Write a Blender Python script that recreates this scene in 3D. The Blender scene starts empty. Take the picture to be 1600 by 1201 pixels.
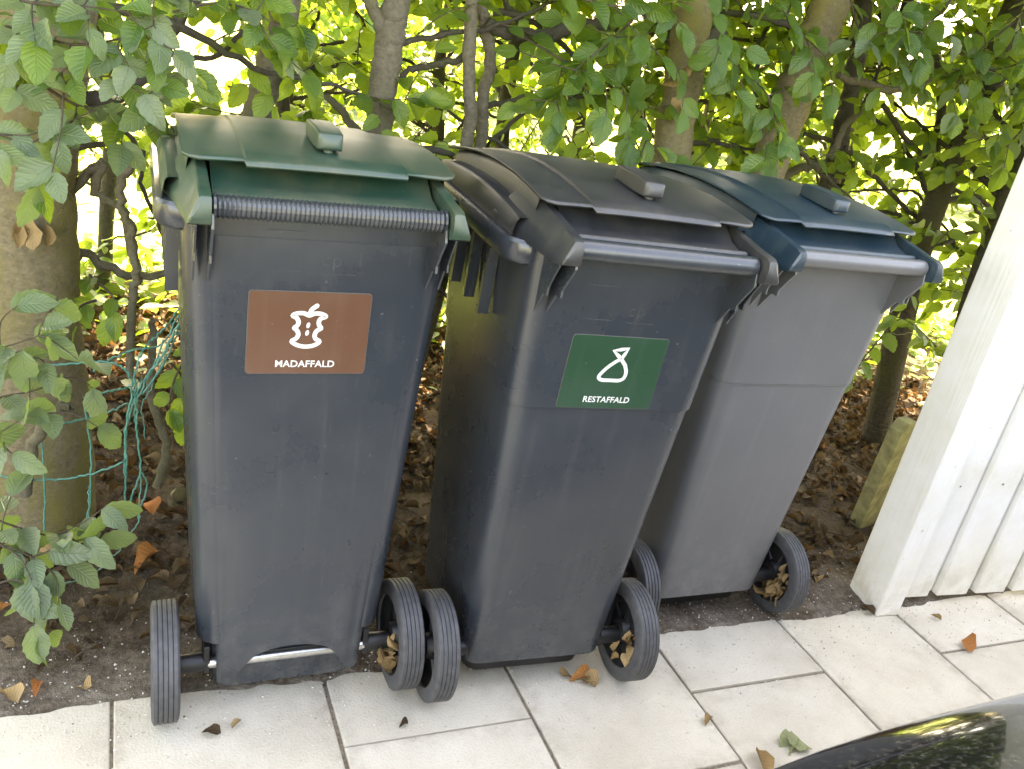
import bpy, math, random
import numpy as np
from mathutils import Vector, Matrix
R = math.radians
rng = np.random.default_rng(7)
random.seed(7)
scene = bpy.context.scene
C = scene.collection

# ------------------------------------------------------------------ camera, sky, sun, exposure
CAM = np.array([-0.4945, -1.3859, 1.3202]); YAW, PIT, ROL, FPX = 0.4624, 0.3918, -0.203, 1372.57
def cam_axes():
    cy, sy, cp, sp, cr, sr = math.cos(YAW), math.sin(YAW), math.cos(PIT), math.sin(PIT), math.cos(ROL), math.sin(ROL)
    rt = np.array([cy, -sy, 0]); fh = np.array([sy, cy, 0]); z = np.array([0, 0, 1.])
    dep = fh*cp - z*sp; up = fh*sp + z*cp
    return rt*cr - up*sr, rt*sr + up*cr, dep
AU, AV, AD = cam_axes()
cam = bpy.data.cameras.new('camera'); co = bpy.data.objects.new('camera', cam); C.objects.link(co)
m = Matrix.Identity(4)
for i in range(3):
    m[i][0], m[i][1], m[i][2], m[i][3] = AU[i], AV[i], -AD[i], CAM[i]
co.matrix_world = m
cam.sensor_width = 36; cam.lens = FPX/1600*36; cam.clip_start = .02; cam.clip_end = 500
scene.camera = co
SUN_EL, SUN_AZ = R(52), R(8)          # behind the hedge, a little to the right (azimuth from +Y towards +X)
world = bpy.data.worlds.new('World'); scene.world = world; world.use_nodes = True
wn = world.node_tree; wn.nodes.clear()
sky = wn.nodes.new('ShaderNodeTexSky'); sky.sky_type = 'NISHITA'; sky.sun_disc = False
sky.sun_elevation = SUN_EL; sky.sun_rotation = SUN_AZ; sky.air_density = 1.0; sky.dust_density = 2.5; sky.ozone_density = .6
bg = wn.nodes.new('ShaderNodeBackground'); bg.inputs[1].default_value = .15
wo = wn.nodes.new('ShaderNodeOutputWorld')
wn.links.new(sky.outputs[0], bg.inputs[0]); wn.links.new(bg.outputs[0], wo.inputs[0])
sl = bpy.data.lights.new('sun', 'SUN'); sl.energy = 5.0; sl.angle = R(.53); sl.color = (1, .95, .86)
so = bpy.data.objects.new('sun', sl); C.objects.link(so)
sd = Vector((math.sin(SUN_AZ)*math.cos(SUN_EL), math.cos(SUN_AZ)*math.cos(SUN_EL), math.sin(SUN_EL)))
so.rotation_euler = sd.to_track_quat('Z', 'Y').to_euler(); so.location = sd*20
vs = scene.view_settings
vs.view_transform = 'Standard'; vs.look = 'None'; vs.gamma = 1; vs.exposure = 3.8
vs.use_white_balance = True; vs.white_balance_temperature = 10000; vs.white_balance_tint = 18

# ------------------------------------------------------------------ helpers
def ray(u):
    d = AD + AU*(u[0]-800)/FPX - AV*(u[1]-600.5)/FPX
    return d
def at(px, py, Y):                      # the point of the plane y = Y that a pixel looks at
    d = ray((px, py)); t = (Y-CAM[1])/d[1]
    return CAM + d*t
def on_z(px, py, z=0.):
    d = ray((px, py)); t = (z-CAM[2])/d[2]
    return CAM + d*t
def tag(o, label=None, cat=None, group=None, kind=None):
    if label: o['label'] = label
    if cat: o['category'] = cat
    if group: o['group'] = group
    if kind: o['kind'] = kind
    return o
def empty(name, loc=(0, 0, 0), rot=(0, 0, 0)):
    o = bpy.data.objects.new(name, None); o.location = loc; o.rotation_euler = rot; o.empty_display_size = .05
    C.objects.link(o); return o
def link(name, me, parent=None, loc=None):
    o = bpy.data.objects.new(name, me); C.objects.link(o)
    if parent: o.parent = parent
    if loc is not None: o.location = loc
    return o
class MB:
    def __init__(s): s.v = []; s.f = []
    def add(s, vs, fs):
        n = len(s.v); s.v += [tuple(float(c) for c in v) for v in vs]; s.f += [tuple(i+n for i in f) for f in fs]; return s
    def box(s, x0, x1, y0, y1, z0, z1):
        return s.add([(x, y, z) for x in (x0, x1) for y in (y0, y1) for z in (z0, z1)],
                     [(0, 1, 3, 2), (4, 6, 7, 5), (0, 4, 5, 1), (2, 3, 7, 6), (0, 2, 6, 4), (1, 5, 7, 3)])
    def loft(s, secs, closed=True, caps=True):
        n = len(secs[0]); vs = [p for q in secs for p in q]; fs = []
        for i in range(len(secs)-1):
            for j in range(n if closed else n-1):
                k = (j+1) % n
                fs.append((i*n+j, i*n+k, (i+1)*n+k, (i+1)*n+j))
        if caps and closed: fs += [tuple(range(n))[::-1], tuple(range((len(secs)-1)*n, len(secs)*n))]
        return s.add(vs, fs)
    def tube(s, pts, rad, n=8, caps=True):
        pts = [np.asarray(p, float) for p in pts]; N = len(pts)
        rad = [rad]*N if np.isscalar(rad) else rad
        ref = np.array([.31, .17, .93]); secs = []
        for i in range(N):
            t = pts[min(i+1, N-1)]-pts[max(i-1, 0)]; t = t/(np.linalg.norm(t)+1e-9)
            if abs(t@ref) > .95: ref = np.array([.9, -.3, .2])
            a = np.cross(t, ref); a /= np.linalg.norm(a); b = np.cross(t, a)
            ref = ref if i else ref
            secs.append([pts[i]+rad[i]*(math.cos(2*math.pi*j/n)*a+math.sin(2*math.pi*j/n)*b) for j in range(n)])
        return s.loft(secs, True, caps)
    def prism(s, poly, x0, x1):           # polygon in (y, z) pulled along x
        n = len(poly)
        vs = [(x0, y, z) for y, z in poly]+[(x1, y, z) for y, z in poly]
        return s.add(vs, [tuple(range(n)), tuple(range(n, 2*n))[::-1]]+[(j, j+n, (j+1) % n+n, (j+1) % n) for j in range(n)])
    def lathe_x(s, prof, n=32, cx=0, cy=0, cz=0):   # profile of (x, r) turned about an x axis
        secs = [[(cx+x, cy+r*math.cos(2*math.pi*j/n), cz+r*math.sin(2*math.pi*j/n)) for j in range(n)] for x, r in prof]
        return s.loft(secs, True, False)
    def mesh(s, name, mat, smooth=True, angle=40):
        me = bpy.data.meshes.new(name); me.from_pydata(s.v, [], s.f); me.update()
        import bmesh
        bm = bmesh.new(); bm.from_mesh(me); bmesh.ops.recalc_face_normals(bm, faces=bm.faces); bm.to_mesh(me); bm.free()
        if mat: me.materials.append(mat)
        if smooth:
            me.polygons.foreach_set('use_smooth', [True]*len(me.polygons)); me.set_sharp_from_angle(angle=R(angle))
        return me
    def build(s, name, mat, parent=None, smooth=True, angle=40, bevel=0, seg=2, loc=None, sub=0):
        o = link(name, s.mesh(name, mat, smooth, angle), parent, loc)
        if bevel:
            b = o.modifiers.new('bevel', 'BEVEL'); b.width = bevel; b.segments = seg; b.limit_method = 'ANGLE'; b.angle_limit = R(35)
            b.harden_normals = False
        if sub:
            b = o.modifiers.new('sub', 'SUBSURF'); b.levels = sub; b.render_levels = sub
        return o
def catmull(P, k=6, closed=False):
    P = [np.asarray(p, float) for p in P]; n = len(P); out = []
    for i in range(n if closed else n-1):
        if closed: a, b, c, d = P[i-1], P[i], P[(i+1) % n], P[(i+2) % n]
        else: a, b, c, d = P[max(i-1, 0)], P[i], P[i+1], P[min(i+2, n-1)]
        for j in range(k):
            t = j/k
            out.append(.5*((2*b)+(c-a)*t+(2*a-5*b+4*c-d)*t*t+(3*b-a-3*c+d)*t**3))
    if not closed: out.append(P[-1])
    return out

# ------------------------------------------------------------------ materials
class NT:
    def __init__(s, name):
        s.m = bpy.data.materials.new(name); s.m.use_nodes = True; s.t = s.m.node_tree; s.t.nodes.clear()
        s.out = s.n('ShaderNodeOutputMaterial')
    def n(s, ty, **kw):
        o = s.t.nodes.new(ty)
        for k, v in kw.items():
            if k.startswith('i_'): o.inputs[k[2:].replace('_', ' ')].default_value = v
            else: setattr(o, k, v)
        return o
    def l(s, a, b): s.t.links.new(a, b)
    def noise(s, scale, detail=4, rough=.55, vec=None, dim=None):
        o = s.n('ShaderNodeTexNoise'); o.inputs['Scale'].default_value = scale; o.inputs['Detail'].default_value = detail; o.inputs['Roughness'].default_value = rough
        if vec is not None: s.l(vec, o.inputs['Vector'])
        return o.outputs['Fac']
    def ramp(s, fac, stops):
        o = s.n('ShaderNodeValToRGB'); e = o.color_ramp.elements
        while len(e) < len(stops): e.new(.5)
        for q, (p, c) in zip(e, stops): q.position = p; q.color = (*c, 1) if len(c) == 3 else c
        s.l(fac, o.inputs[0]); return o.outputs[0]
    def math(s, op, a, b=None, clamp=False):
        o = s.n('ShaderNodeMath', operation=op, use_clamp=clamp)
        for i, x in enumerate((a, b)):
            if x is None: continue
            if hasattr(x, 'is_linked'): s.l(x, o.inputs[i])
            else: o.inputs[i].default_value = x
        return o.outputs[0]
    def mix(s, fac, a, b, blend='MIX'):
        o = s.n('ShaderNodeMix', data_type='RGBA', blend_type=blend)
        for i, x in ((0, fac), (6, a), (7, b)):
            if hasattr(x, 'is_linked'): s.l(x, o.inputs[i])
            else: o.inputs[i].default_value = x if i == 0 else (*x, 1) if len(x) == 3 else x
        return o.outputs[2]
    def bump(s, h, strength=.3, dist=.01):
        o = s.n('ShaderNodeBump'); o.inputs['Strength'].default_value = strength; o.inputs['Distance'].default_value = dist
        s.l(h, o.inputs['Height']); return o.outputs[0]
    def principled(s, col, rough=.5, normal=None, metal=0, spec=.5, coat=0):
        p = s.n('ShaderNodeBsdfPrincipled')
        for nm, x in (('Base Color', col), ('Roughness', rough), ('Metallic', metal), ('Specular IOR Level', spec), ('Coat Weight', coat)):
            if hasattr(x, 'is_linked'): s.l(x, p.inputs[nm])
            else: p.inputs[nm].default_value = (*x, 1) if nm == 'Base Color' else x
        if normal is not None: s.l(normal, p.inputs['Normal'])
        s.last = p; s.l(p.outputs[0], s.out.inputs[0]); return p
    def obj(s): return s.n('ShaderNodeTexCoord').outputs['Object']
    def rand(s): return s.n('ShaderNodeObjectInfo').outputs['Random']
def plastic(name, col, rough=.45, dust=(.30, .29, .27), amt=.25, bump=.1, splash=.6):
    t = NT(name); v = t.obj()
    g = t.noise(5, 5, .6, v); f = t.noise(420, 2, .5, v); s = t.noise(95, 2, .5, v)
    c = t.mix(t.math('MULTIPLY', t.ramp(g, [(.45, (0, 0, 0)), (.75, (1, 1, 1))]), amt), col, dust)
    c = t.mix(t.math('MULTIPLY', t.ramp(s, [(.74, (0, 0, 0)), (.77, (1, 1, 1))]), .22), c, (.32, .31, .28))
    mp = t.n('ShaderNodeMapping'); mp.inputs['Scale'].default_value = (60, 60, 3); mp.inputs['Rotation'].default_value = (.2, .1, .3); t.l(v, mp.inputs[0])
    sc = t.noise(1.6, 3, .6, mp.outputs[0])
    c = t.mix(t.math('MULTIPLY', t.ramp(sc, [(.68, (0, 0, 0)), (.72, (1, 1, 1))]), .07), c, (.25, .25, .25))
    m3 = t.n('ShaderNodeMapping'); m3.inputs['Scale'].default_value = (34, 34, 1.3); t.l(v, m3.inputs[0])
    dr = t.noise(1, 4, .6, m3.outputs[0])
    c = t.mix(t.math('MULTIPLY', t.ramp(dr, [(.54, (0, 0, 0)), (.72, (1, 1, 1))]), .24), c, dust)
    sz = t.n('ShaderNodeSeparateXYZ'); t.l(v, sz.inputs[0])
    sp2 = t.math('MULTIPLY', t.math('SUBTRACT', 1, t.math('MULTIPLY', sz.outputs[2], 3.6), True), t.ramp(t.noise(26, 5, .7, v), [(.42, (0, 0, 0)), (.68, (1, 1, 1))]))
    c = t.mix(t.math('MULTIPLY', sp2, splash), c, tuple(x*1.5 for x in dust))
    hs = t.noise(230, 2, .5, v); c = t.mix(t.math('MULTIPLY', t.ramp(hs, [(.72, (0, 0, 0)), (.76, (1, 1, 1))]), .25), c, (.2, .19, .17))
    r = t.math('ADD', t.math('MULTIPLY', g, .26), rough-.1)
    t.principled(c, r, t.bump(f, bump, .0009), spec=.8); return t.m
def simple(name, col, rough=.5, metal=0, scale=30, var=.25, bump=.15, dist=.002, spec=.5, coat=0):
    t = NT(name); v = t.obj(); g = t.noise(scale, 5, .6, v)
    dk = tuple(c*(1-var) for c in col); lt = tuple(min(1, c*(1+var)) for c in col)
    t.principled(t.ramp(g, [(.3, dk), (.7, lt)]), rough, t.bump(g, bump, dist), metal, spec, coat); return t.m
M = {}
M['body'] = plastic('anthracite plastic', (.023, .029, .0365), .25, (.075, .075, .072), .25)
M['body_grey'] = plastic('weathered grey plastic', (.098, .100, .103), .30, (.16, .155, .15), .25)
M['lid_green'] = plastic('green plastic', (.0085, .041, .0255), .40, (.115, .105, .058), .65)
M['lid_grey'] = plastic('dark grey plastic', (.016, .018, .021), .40, (.075, .068, .055), .7)
M['lid_blue'] = plastic('blue plastic', (.005, .024, .038), .38, (.065, .078, .068), .55)
M['rubber'] = simple('tyre rubber', (.056, .057, .059), .6, 0, 60, .3, .2, .001)
M['rim'] = simple('black plastic', (.010, .010, .011), .45, 0, 40, .3, .1, .001)
M['steel'] = simple('zinc plated steel', (.62, .62, .60), .32, 1, 80, .2, .1, .001)
M['sticker_brown'] = plastic('brown sticker', (.096, .038, .019), .34, (.14, .075, .05), .4, .03, 0)
M['sticker_green'] = plastic('green sticker', (.0060, .042, .020), .34, (.03, .07, .045), .4, .03, 0)
M['sticker_white'] = simple('white print', (.55, .55, .52), .5, 0, 90, .03, .02, .0005)
M['clear_edge'] = simple('sticker edge', (.10, .10, .095), .4, 0, 90, .1, .02, .0005)
M['wire'] = simple('green coated wire', (.06, .24, .19), .45, 0, 90, .3, .1, .0005)
M['wire_bare'] = simple('thin steel wire', (.40, .40, .38), .4, 1, 90, .2, .1, .0005)
def slab_mat():
    t = NT('concrete slab'); v = t.obj(); rd = t.rand()
    ad = t.n('ShaderNodeVectorMath', operation='ADD'); t.l(v, ad.inputs[0])
    cb = t.n('ShaderNodeCombineXYZ'); t.l(t.math('MULTIPLY', rd, 37), cb.inputs[0]); t.l(t.math('MULTIPLY', rd, 91), cb.inputs[1]); t.l(cb.outputs[0], ad.inputs[1])
    q = ad.outputs[0]
    g = t.noise(4.5, 6, .62, q); f = t.noise(190, 3, .6, q); sp = t.noise(75, 2, .5, q); b = t.noise(14, 5, .6, q)
    c = t.ramp(g, [(.28, (.43, .38, .295)), (.5, (.53, .485, .39)), (.72, (.60, .56, .465))])
    c = t.mix(t.math('MULTIPLY', t.ramp(f, [(.34, (1, 1, 1)), (.52, (0, 0, 0))]), .25), c, (.33, .29, .23))
    c = t.mix(t.math('MULTIPLY', t.ramp(sp, [(.69, (0, 0, 0)), (.74, (1, 1, 1))]), .4), c, (.20, .17, .13))
    c = t.mix(t.math('MULTIPLY', t.ramp(b, [(.54, (0, 0, 0)), (.80, (1, 1, 1))]), .45), c, (.36, .31, .235))
    sx = t.n('ShaderNodeSeparateXYZ'); t.l(v, sx.inputs[0])
    ex = t.math('MAXIMUM', t.math('ABSOLUTE', sx.outputs[0]), t.math('ABSOLUTE', sx.outputs[1]))
    ed = t.math('MULTIPLY', t.math('MULTIPLY', t.math('SUBTRACT', ex, .150), 20, True), t.ramp(t.noise(24, 4, .65, q), [(.40, (0, 0, 0)), (.70, (1, 1, 1))]))
    c = t.mix(t.math('MULTIPLY', ed, .8), c, (.27, .225, .165))
    st = t.noise(2.2, 4, .6, q); c = t.mix(t.math('MULTIPLY', t.ramp(st, [(.50, (0, 0, 0)), (.66, (1, 1, 1))]), .38), c, (.40, .355, .28))       # dirt worked in along the joints
    c = t.mix(t.math('MULTIPLY', rd, .30), c, (.48, .435, .35))
    t.principled(c, .85, t.bump(t.math('ADD', f, t.math('MULTIPLY', b, .6)), .6, .003), spec=.3); return t.m
M['slab'] = slab_mat()
def soil_mat():
    t = NT('soil'); v = t.obj(); g = t.noise(5, 6, .65, v); f = t.noise(70, 5, .7, v); w = t.noise(230, 2, .5, v)
    c = t.ramp(f, [(.30, (.022, .015, .009)), (.52, (.070, .049, .031)), (.72, (.135, .100, .068))])
    c = t.mix(t.math('MULTIPLY', t.ramp(g, [(.48, (0, 0, 0)), (.68, (1, 1, 1))]), .5), c, (.17, .138, .10))
    c = t.mix(t.math('MULTIPLY', t.ramp(w, [(.68, (0, 0, 0)), (.74, (1, 1, 1))]), .7), c, (.45, .42, .36))
    sy = t.n('ShaderNodeSeparateXYZ'); t.l(v, sy.inputs[0])
    dry = t.math('MULTIPLY', t.math('SUBTRACT', 1, t.math('MULTIPLY', sy.outputs[1], 3.6), True), t.ramp(t.noise(9, 5, .65, v), [(.36, (0, 0, 0)), (.6, (1, 1, 1))]))
    c = t.mix(t.math('MULTIPLY', dry, .75), c, t.ramp(f, [(.35, (.12, .098, .075)), (.7, (.30, .262, .215))]))      # trampled dry earth beside the slabs
    t.principled(c, .95, t.bump(t.math('ADD', f, t.math('MULTIPLY', w, .3)), .8, .012), spec=.2); return t.m
M['soil'] = soil_mat()
M['sand'] = simple('joint sand', (.20, .165, .12), .95, 0, 120, .5, .6, .004, .2)
M['gravel'] = simple('pale grit', (.48, .45, .40), .9, 0, 40, .4, .1, .001, .3)
M['lawn'] = simple('sunlit lawn', (.15, .185, .06), .9, 0, 9, .35, .5, .02, .2)
M['drive'] = simple('dark driveway asphalt', (.050, .049, .047), .9, 0, 160, .5, .6, .004, .3)  # unseen asphalt, toned dark so the upper bin walls reflect less light
def bark_mat(name, base, moss):
    t = NT(name); v = t.obj()
    mp = t.n('ShaderNodeMapping'); mp.inputs['Scale'].default_value = (9, 9, 3.5); t.l(v, mp.inputs[0])
    g = t.noise(1.0, 6, .65, mp.outputs[0]); f = t.noise(70, 8, .78, v); h = t.noise(9, 7, .72, v)
    mp2 = t.n('ShaderNodeMapping'); mp2.inputs['Scale'].default_value = (30, 30, 110); t.l(v, mp2.inputs[0]); ring = t.noise(1, 3, .6, mp2.outputs[0])
    c = t.ramp(f, [(.3, tuple(x*.55 for x in base)), (.7, tuple(x*1.3 for x in base))])
    c = t.mix(t.ramp(g, [(.45, (0, 0, 0)), (.62, (1, 1, 1))]), c, moss)
    c = t.mix(t.math('MULTIPLY', t.ramp(h, [(.6, (0, 0, 0)), (.72, (1, 1, 1))]), .5), c, tuple(x*.35 for x in base))
    t.principled(c, .85, t.bump(t.math('ADD', t.math('ADD', f, g), t.math('MULTIPLY', ring, .8)), .9, .010), spec=.25); return t.m
M['bark'] = bark_mat('mossy beech bark', (.23, .19, .115), (.22, .19, .065))
M['bark_grey'] = bark_mat('grey beech bark', (.19, .165, .12), (.145, .135, .075))
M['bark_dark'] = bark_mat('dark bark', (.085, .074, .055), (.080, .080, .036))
M['twig'] = simple('twig bark', (.070, .052, .036), .8, 0, 60, .4, .3, .002, .3)
M['old_wood'] = simple('algae covered wood', (.30, .285, .15), .85, 0, 25, .4, .4, .003, .2)
def leaf_mat(name, cols, trans, dead=False):
    t = NT(name)
    uvn = t.n('ShaderNodeUVMap'); uvn.uv_map = 'UVMap'
    sx = t.n('ShaderNodeSeparateXYZ'); t.l(uvn.outputs[0], sx.inputs[0])
    au = t.math('ABSOLUTE', t.math('SUBTRACT', sx.outputs[0], .5))
    ph = t.math('SUBTRACT', sx.outputs[1], t.math('MULTIPLY', au, .55))
    vein = t.math('POWER', t.math('ABSOLUTE', t.math('SINE', t.math('MULTIPLY', ph, 26))), 6)      # thin ridges between pleats
    rib = t.math('SUBTRACT', 1, t.math('MULTIPLY', au, 26), True)
    vn = t.math('MAXIMUM', t.math('MULTIPLY', vein, .35), rib)
    at_ = t.n('ShaderNodeAttribute'); at_.attribute_name = 'rnd'
    rd = t.math('FRACT', t.math('ADD', at_.outputs['Fac'], t.rand()))
    nz = t.noise(30, 4, .6, t.n('ShaderNodeNewGeometry').outputs['Position'])
    k = t.math('ADD', t.math('MULTIPLY', rd, .75), t.math('MULTIPLY', nz, .3))
    c = t.ramp(k, [(.1+.8*i/(len(cols)-1), q) for i, q in enumerate(cols)])
    c2 = t.mix(t.math('MULTIPLY', vn, .35), c, tuple(min(1, x*2.0+.02) for x in cols[-1]))
    if not dead:
        sp = t.noise(120, 2, .5, t.n('ShaderNodeNewGeometry').outputs['Position'])
        c2 = t.mix(t.math('MULTIPLY', t.ramp(sp, [(.74, (0, 0, 0)), (.78, (1, 1, 1))]), .6), c2, (.16, .10, .04))
    bp = t.bump(t.math('ADD', t.math('MULTIPLY', vn, -.6), t.math('MULTIPLY', nz, .5)), .6, .005)
    p = t.principled(c2, .32 if not dead else .8, bp, spec=.5 if not dead else .2)
    tr = t.n('ShaderNodeBsdfTranslucent'); t.l(t.mix(t.math('MULTIPLY', vn, .4), tuple(trans), tuple(x*.5 for x in trans)), tr.inputs[0]); t.l(bp, tr.inputs[1])
    mx = t.n('ShaderNodeMixShader'); mx.inputs[0].default_value = .48 if not dead else .15
    t.l(p.outputs[0], mx.inputs[1]); t.l(tr.outputs[0], mx.inputs[2]); t.l(mx.outputs[0], t.out.inputs[0]); return t.m
M['leaf'] = leaf_mat('beech leaf', [(.028, .075, .018), (.050, .120, .026), (.085, .165, .040)], (.36, .52, .05))
M['leaf_pale'] = leaf_mat('pale beech leaf', [(.10, .155, .085), (.14, .20, .115), (.19, .24, .15)], (.26, .38, .07))
M['dead'] = leaf_mat('dead leaf', [(.018, .012, .007), (.044, .029, .015), (.085, .056, .029), (.18, .125, .068)], (.20, .10, .03), True)
M['dead_orange'] = leaf_mat('orange dead leaf', [(.30, .10, .03), (.36, .15, .045)], (.35, .12, .02), True)
M['dead_tan'] = leaf_mat('tan dead leaf', [(.25, .155, .065), (.33, .225, .11)], (.30, .18, .06), True)
M['dead_green'] = leaf_mat('withered green leaf', [(.16, .19, .085), (.24, .26, .13)], (.20, .22, .08), True)

def white_wood():
    t = NT('white painted wood'); v = t.obj()
    mp = t.n('ShaderNodeMapping'); mp.inputs['Scale'].default_value = (70, 70, 2.2); t.l(v, mp.inputs[0])
    g = t.noise(1, 5, .6, mp.outputs[0]); d = t.noise(6, 5, .65, v); s = t.noise(45, 3, .5, v)
    c = t.ramp(d, [(.35, (.80, .79, .75)), (.6, (.74, .72, .64)), (.85, (.60, .57, .46))])
    c = t.mix(t.math('MULTIPLY', t.ramp(s, [(.72, (0, 0, 0)), (.76, (1, 1, 1))]), .6), c, (.30, .27, .22))
    sz = t.n('ShaderNodeSeparateXYZ'); t.l(v, sz.inputs[0])
    ft = t.math('MULTIPLY', t.math('SUBTRACT', 1, t.math('MULTIPLY', sz.outputs[2], 5.5), True), t.ramp(t.noise(18, 5, .7, v), [(.38, (0, 0, 0)), (.66, (1, 1, 1))]))
    c = t.mix(t.math('MULTIPLY', ft, .55), c, (.36, .33, .22))
    c = t.mix(t.math('MULTIPLY', t.ramp(g, [(.62, (0, 0, 0)), (.72, (1, 1, 1))]), .18), c, (.45, .42, .34))
    t.principled(c, .6, t.bump(g, .5, .003), spec=.35); return t.m
M['white'] = white_wood()
def car_paint():
    t = NT('dusty black car paint'); v = t.obj(); d = t.noise(160, 3, .6, v); g = t.noise(4, 4, .6, v)
    k = t.math('MULTIPLY', t.ramp(d, [(.48, (0, 0, 0)), (.70, (1, 1, 1))]), t.ramp(g, [(.3, (.25, .25, .25)), (.7, (1, 1, 1))]))
    t.principled(t.mix(t.math('MULTIPLY', k, .30), (.006, .006, .007), (.15, .14, .125)), t.math('ADD', t.math('MULTIPLY', k, .25), .10), spec=.5, coat=.8); return t.m
M['car'] = car_paint()
M['car_glass'] = simple('tinted car glass', (.01, .012, .012), .04, 0, 5, .1, 0, .001, .8)
M['car_trim'] = simple('black car trim', (.012, .012, .012), .5, 0, 60, .2, .1, .001)
M['car_alloy'] = simple('alloy wheel', (.55, .55, .56), .3, 1, 40, .1, .05, .001)
M['lamp_glass'] = simple('headlamp glass', (.42, .44, .46), .08, .4, 20, .1, .02, .001, .8)

# ------------------------------------------------------------------ ground
def sheet(name, x0, x1, y0, y1, z, nx, ny, mat, fz=None, kind='structure', ys=None):
    xs = np.linspace(x0, x1, nx); ys = np.linspace(y0, y1, ny) if ys is None else ys; ny = len(ys)
    vs = [(x, y, z+(fz(x, y) if fz else 0)) for y in ys for x in xs]
    fs = [(j*nx+i, j*nx+i+1, (j+1)*nx+i+1, (j+1)*nx+i) for j in range(ny-1) for i in range(nx-1)]
    o = MB().add(vs, fs).build(name, mat, None, True, 80); o['kind'] = kind; return o
from mathutils import noise as mnoise
def soil_h(x, y):
    e = min(1, max(0, (y-.03)/.10)); n = mnoise.noise(Vector((x*4, y*4, 0)))*.012+mnoise.noise(Vector((x*14, y*14, 3)))*.006+mnoise.noise(Vector((x*40, y*40, 7)))*.0025
    ed = -.012+.022*mnoise.noise(Vector((x*3.5, 2, 1)))+.014*mnoise.noise(Vector((x*17, 5, 1)))
    k = min(1, max(0, (y-ed+.008)/.05)); k = k*k*(3-2*k)
    return -.013+.0185*k+.0025*k*mnoise.noise(Vector((x*60, y*60, 2)))+e*n
sheet('ground', -150, 150, -150, 150, -.075, 3, 3, M['lawn'])
sheet('driveway', -12, 14, -9, -1.182, -.012, 40, 20, M['drive'])
sheet('lawn', -60, 60, 2.55, 90, -.02, 40, 40, M['lawn'], lambda x, y: .03*mnoise.noise(Vector((x, y, 0))))
sheet('soil', -3.4, 4.6, 0, 0, .0, 600, 0, M['soil'], soil_h, ys=np.r_[np.linspace(-.07, .12, 48), np.linspace(.14, 2.62, 84)])
JX, SW = -.0903, .4
paving = sheet('paving', JX-9*SW-.1, JX+11*SW+.1, -1.20, .02, -.006, 2, 2, M['sand'])
sb = MB().box(-.1963, .1963, -.1963, .1963, -.05, 0)
slab_me = sb.mesh('paving_slab', M['slab'], False)
import bmesh
bm = bmesh.new(); bm.from_mesh(slab_me); bmesh.ops.bevel(bm, geom=[e for e in bm.edges if all(v.co.z > -.01 for v in e.verts)], offset=.003, segments=2, affect='EDGES', profile=.5)
bm.to_mesh(slab_me); bm.free()
half_me = slab_me.copy()
for v in half_me.vertices: v.co.y *= .496
for k in range(-9, 11):
    x = JX+(k+.5)*SW; y = .021
    half_first = (k % 2 == 0)
    j = 0
    while y > -1.10:
        if half_first and j == 0: me, d = half_me, .2
        else: me, d = slab_me, .4
        o = link('paving_slab', me, paving); o.location = (x+random.uniform(-.001, .001), y-d/2+random.uniform(-.001, .001), random.uniform(-.0015, .0015))
        o.rotation_euler = (random.uniform(-.002, .002), random.uniform(-.002, .002), random.choice((0, math.pi))+random.uniform(-.004, .004))
        y -= d; j += 1

# ------------------------------------------------------------------ wheelie bins
def rrect(hw, yn, yf, r, z, seg=6, rn=None):
    rn = rn or r; pts = []
    for cx, cy, a0, q in ((hw-rn, yn+rn, -90, rn), (hw-r, yf-r, 0, r), (-hw+r, yf-r, 90, r), (-hw+rn, yn+rn, 180, rn)):
        for i in range(seg+1):
            a = R(a0+90*i/seg); pts.append((cx+q*math.cos(a), cy+q*math.sin(a), z))
    return pts
def rear_y(z): return -.030-.045*(z-.075)/.875        # rear (handle) wall plane
def half_w(z): return .166+.040*(z-.075)/.875
def far_y(z): return .345+.105*(z-.075)/.875
def ribbon(mb, pts, w, closed=False, h=.0006, z0=0.):
    """flat stroke in the label plane (x, z); returns its raised strip"""
    P = [np.array(p, float) for p in pts]; n = len(P); L = []; Rr = []
    for i in range(n):
        a = P[i-1] if closed or i else P[0]; b = P[(i+1) % n] if closed or i < n-1 else P[-1]
        t = b-a; t /= np.linalg.norm(t)+1e-12; nn = np.array([-t[1], t[0]])
        L.append(P[i]+nn*w/2); Rr.append(P[i]-nn*w/2)
    vs = [(p[0], -z0-h, p[1]) for p in L]+[(p[0], -z0-h, p[1]) for p in Rr]
    fs = [(i, (i+1) % n, n+(i+1) % n, n+i) for i in range(n if closed else n-1)]
    if not closed:
        for e, s in ((0, -1), (n-1, 1)):
            t = P[1]-P[0] if e == 0 else P[-1]-P[-2]; t /= np.linalg.norm(t); nn = np.array([-t[1], t[0]])*s
            k = len(vs); arc = [P[e]+w/2*(math.cos(R(q))*nn*1+math.sin(R(q))*t*s) for q in range(0, 181, 30)]
            vs += [(p[0], -z0-h, p[1]) for p in arc]; fs.append(tuple(range(k, k+len(arc))))
    mb.add(vs, fs)
def text_mesh(body, size, mat, bold=.0, spacing=1.0):
    cu = bpy.data.curves.new('lettering', 'FONT'); cu.body = body; cu.size = size; cu.align_x = 'CENTER'; cu.offset = bold; cu.space_character = spacing; cu.resolution_u = 3
    o = bpy.data.objects.new('lettering', cu); C.objects.link(o); bpy.context.view_layer.update()
    me = bpy.data.meshes.new_from_object(o.evaluated_get(bpy.context.evaluated_depsgraph_get()))
    bpy.data.objects.remove(o); me.materials.clear(); me.materials.append(mat); return me
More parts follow.
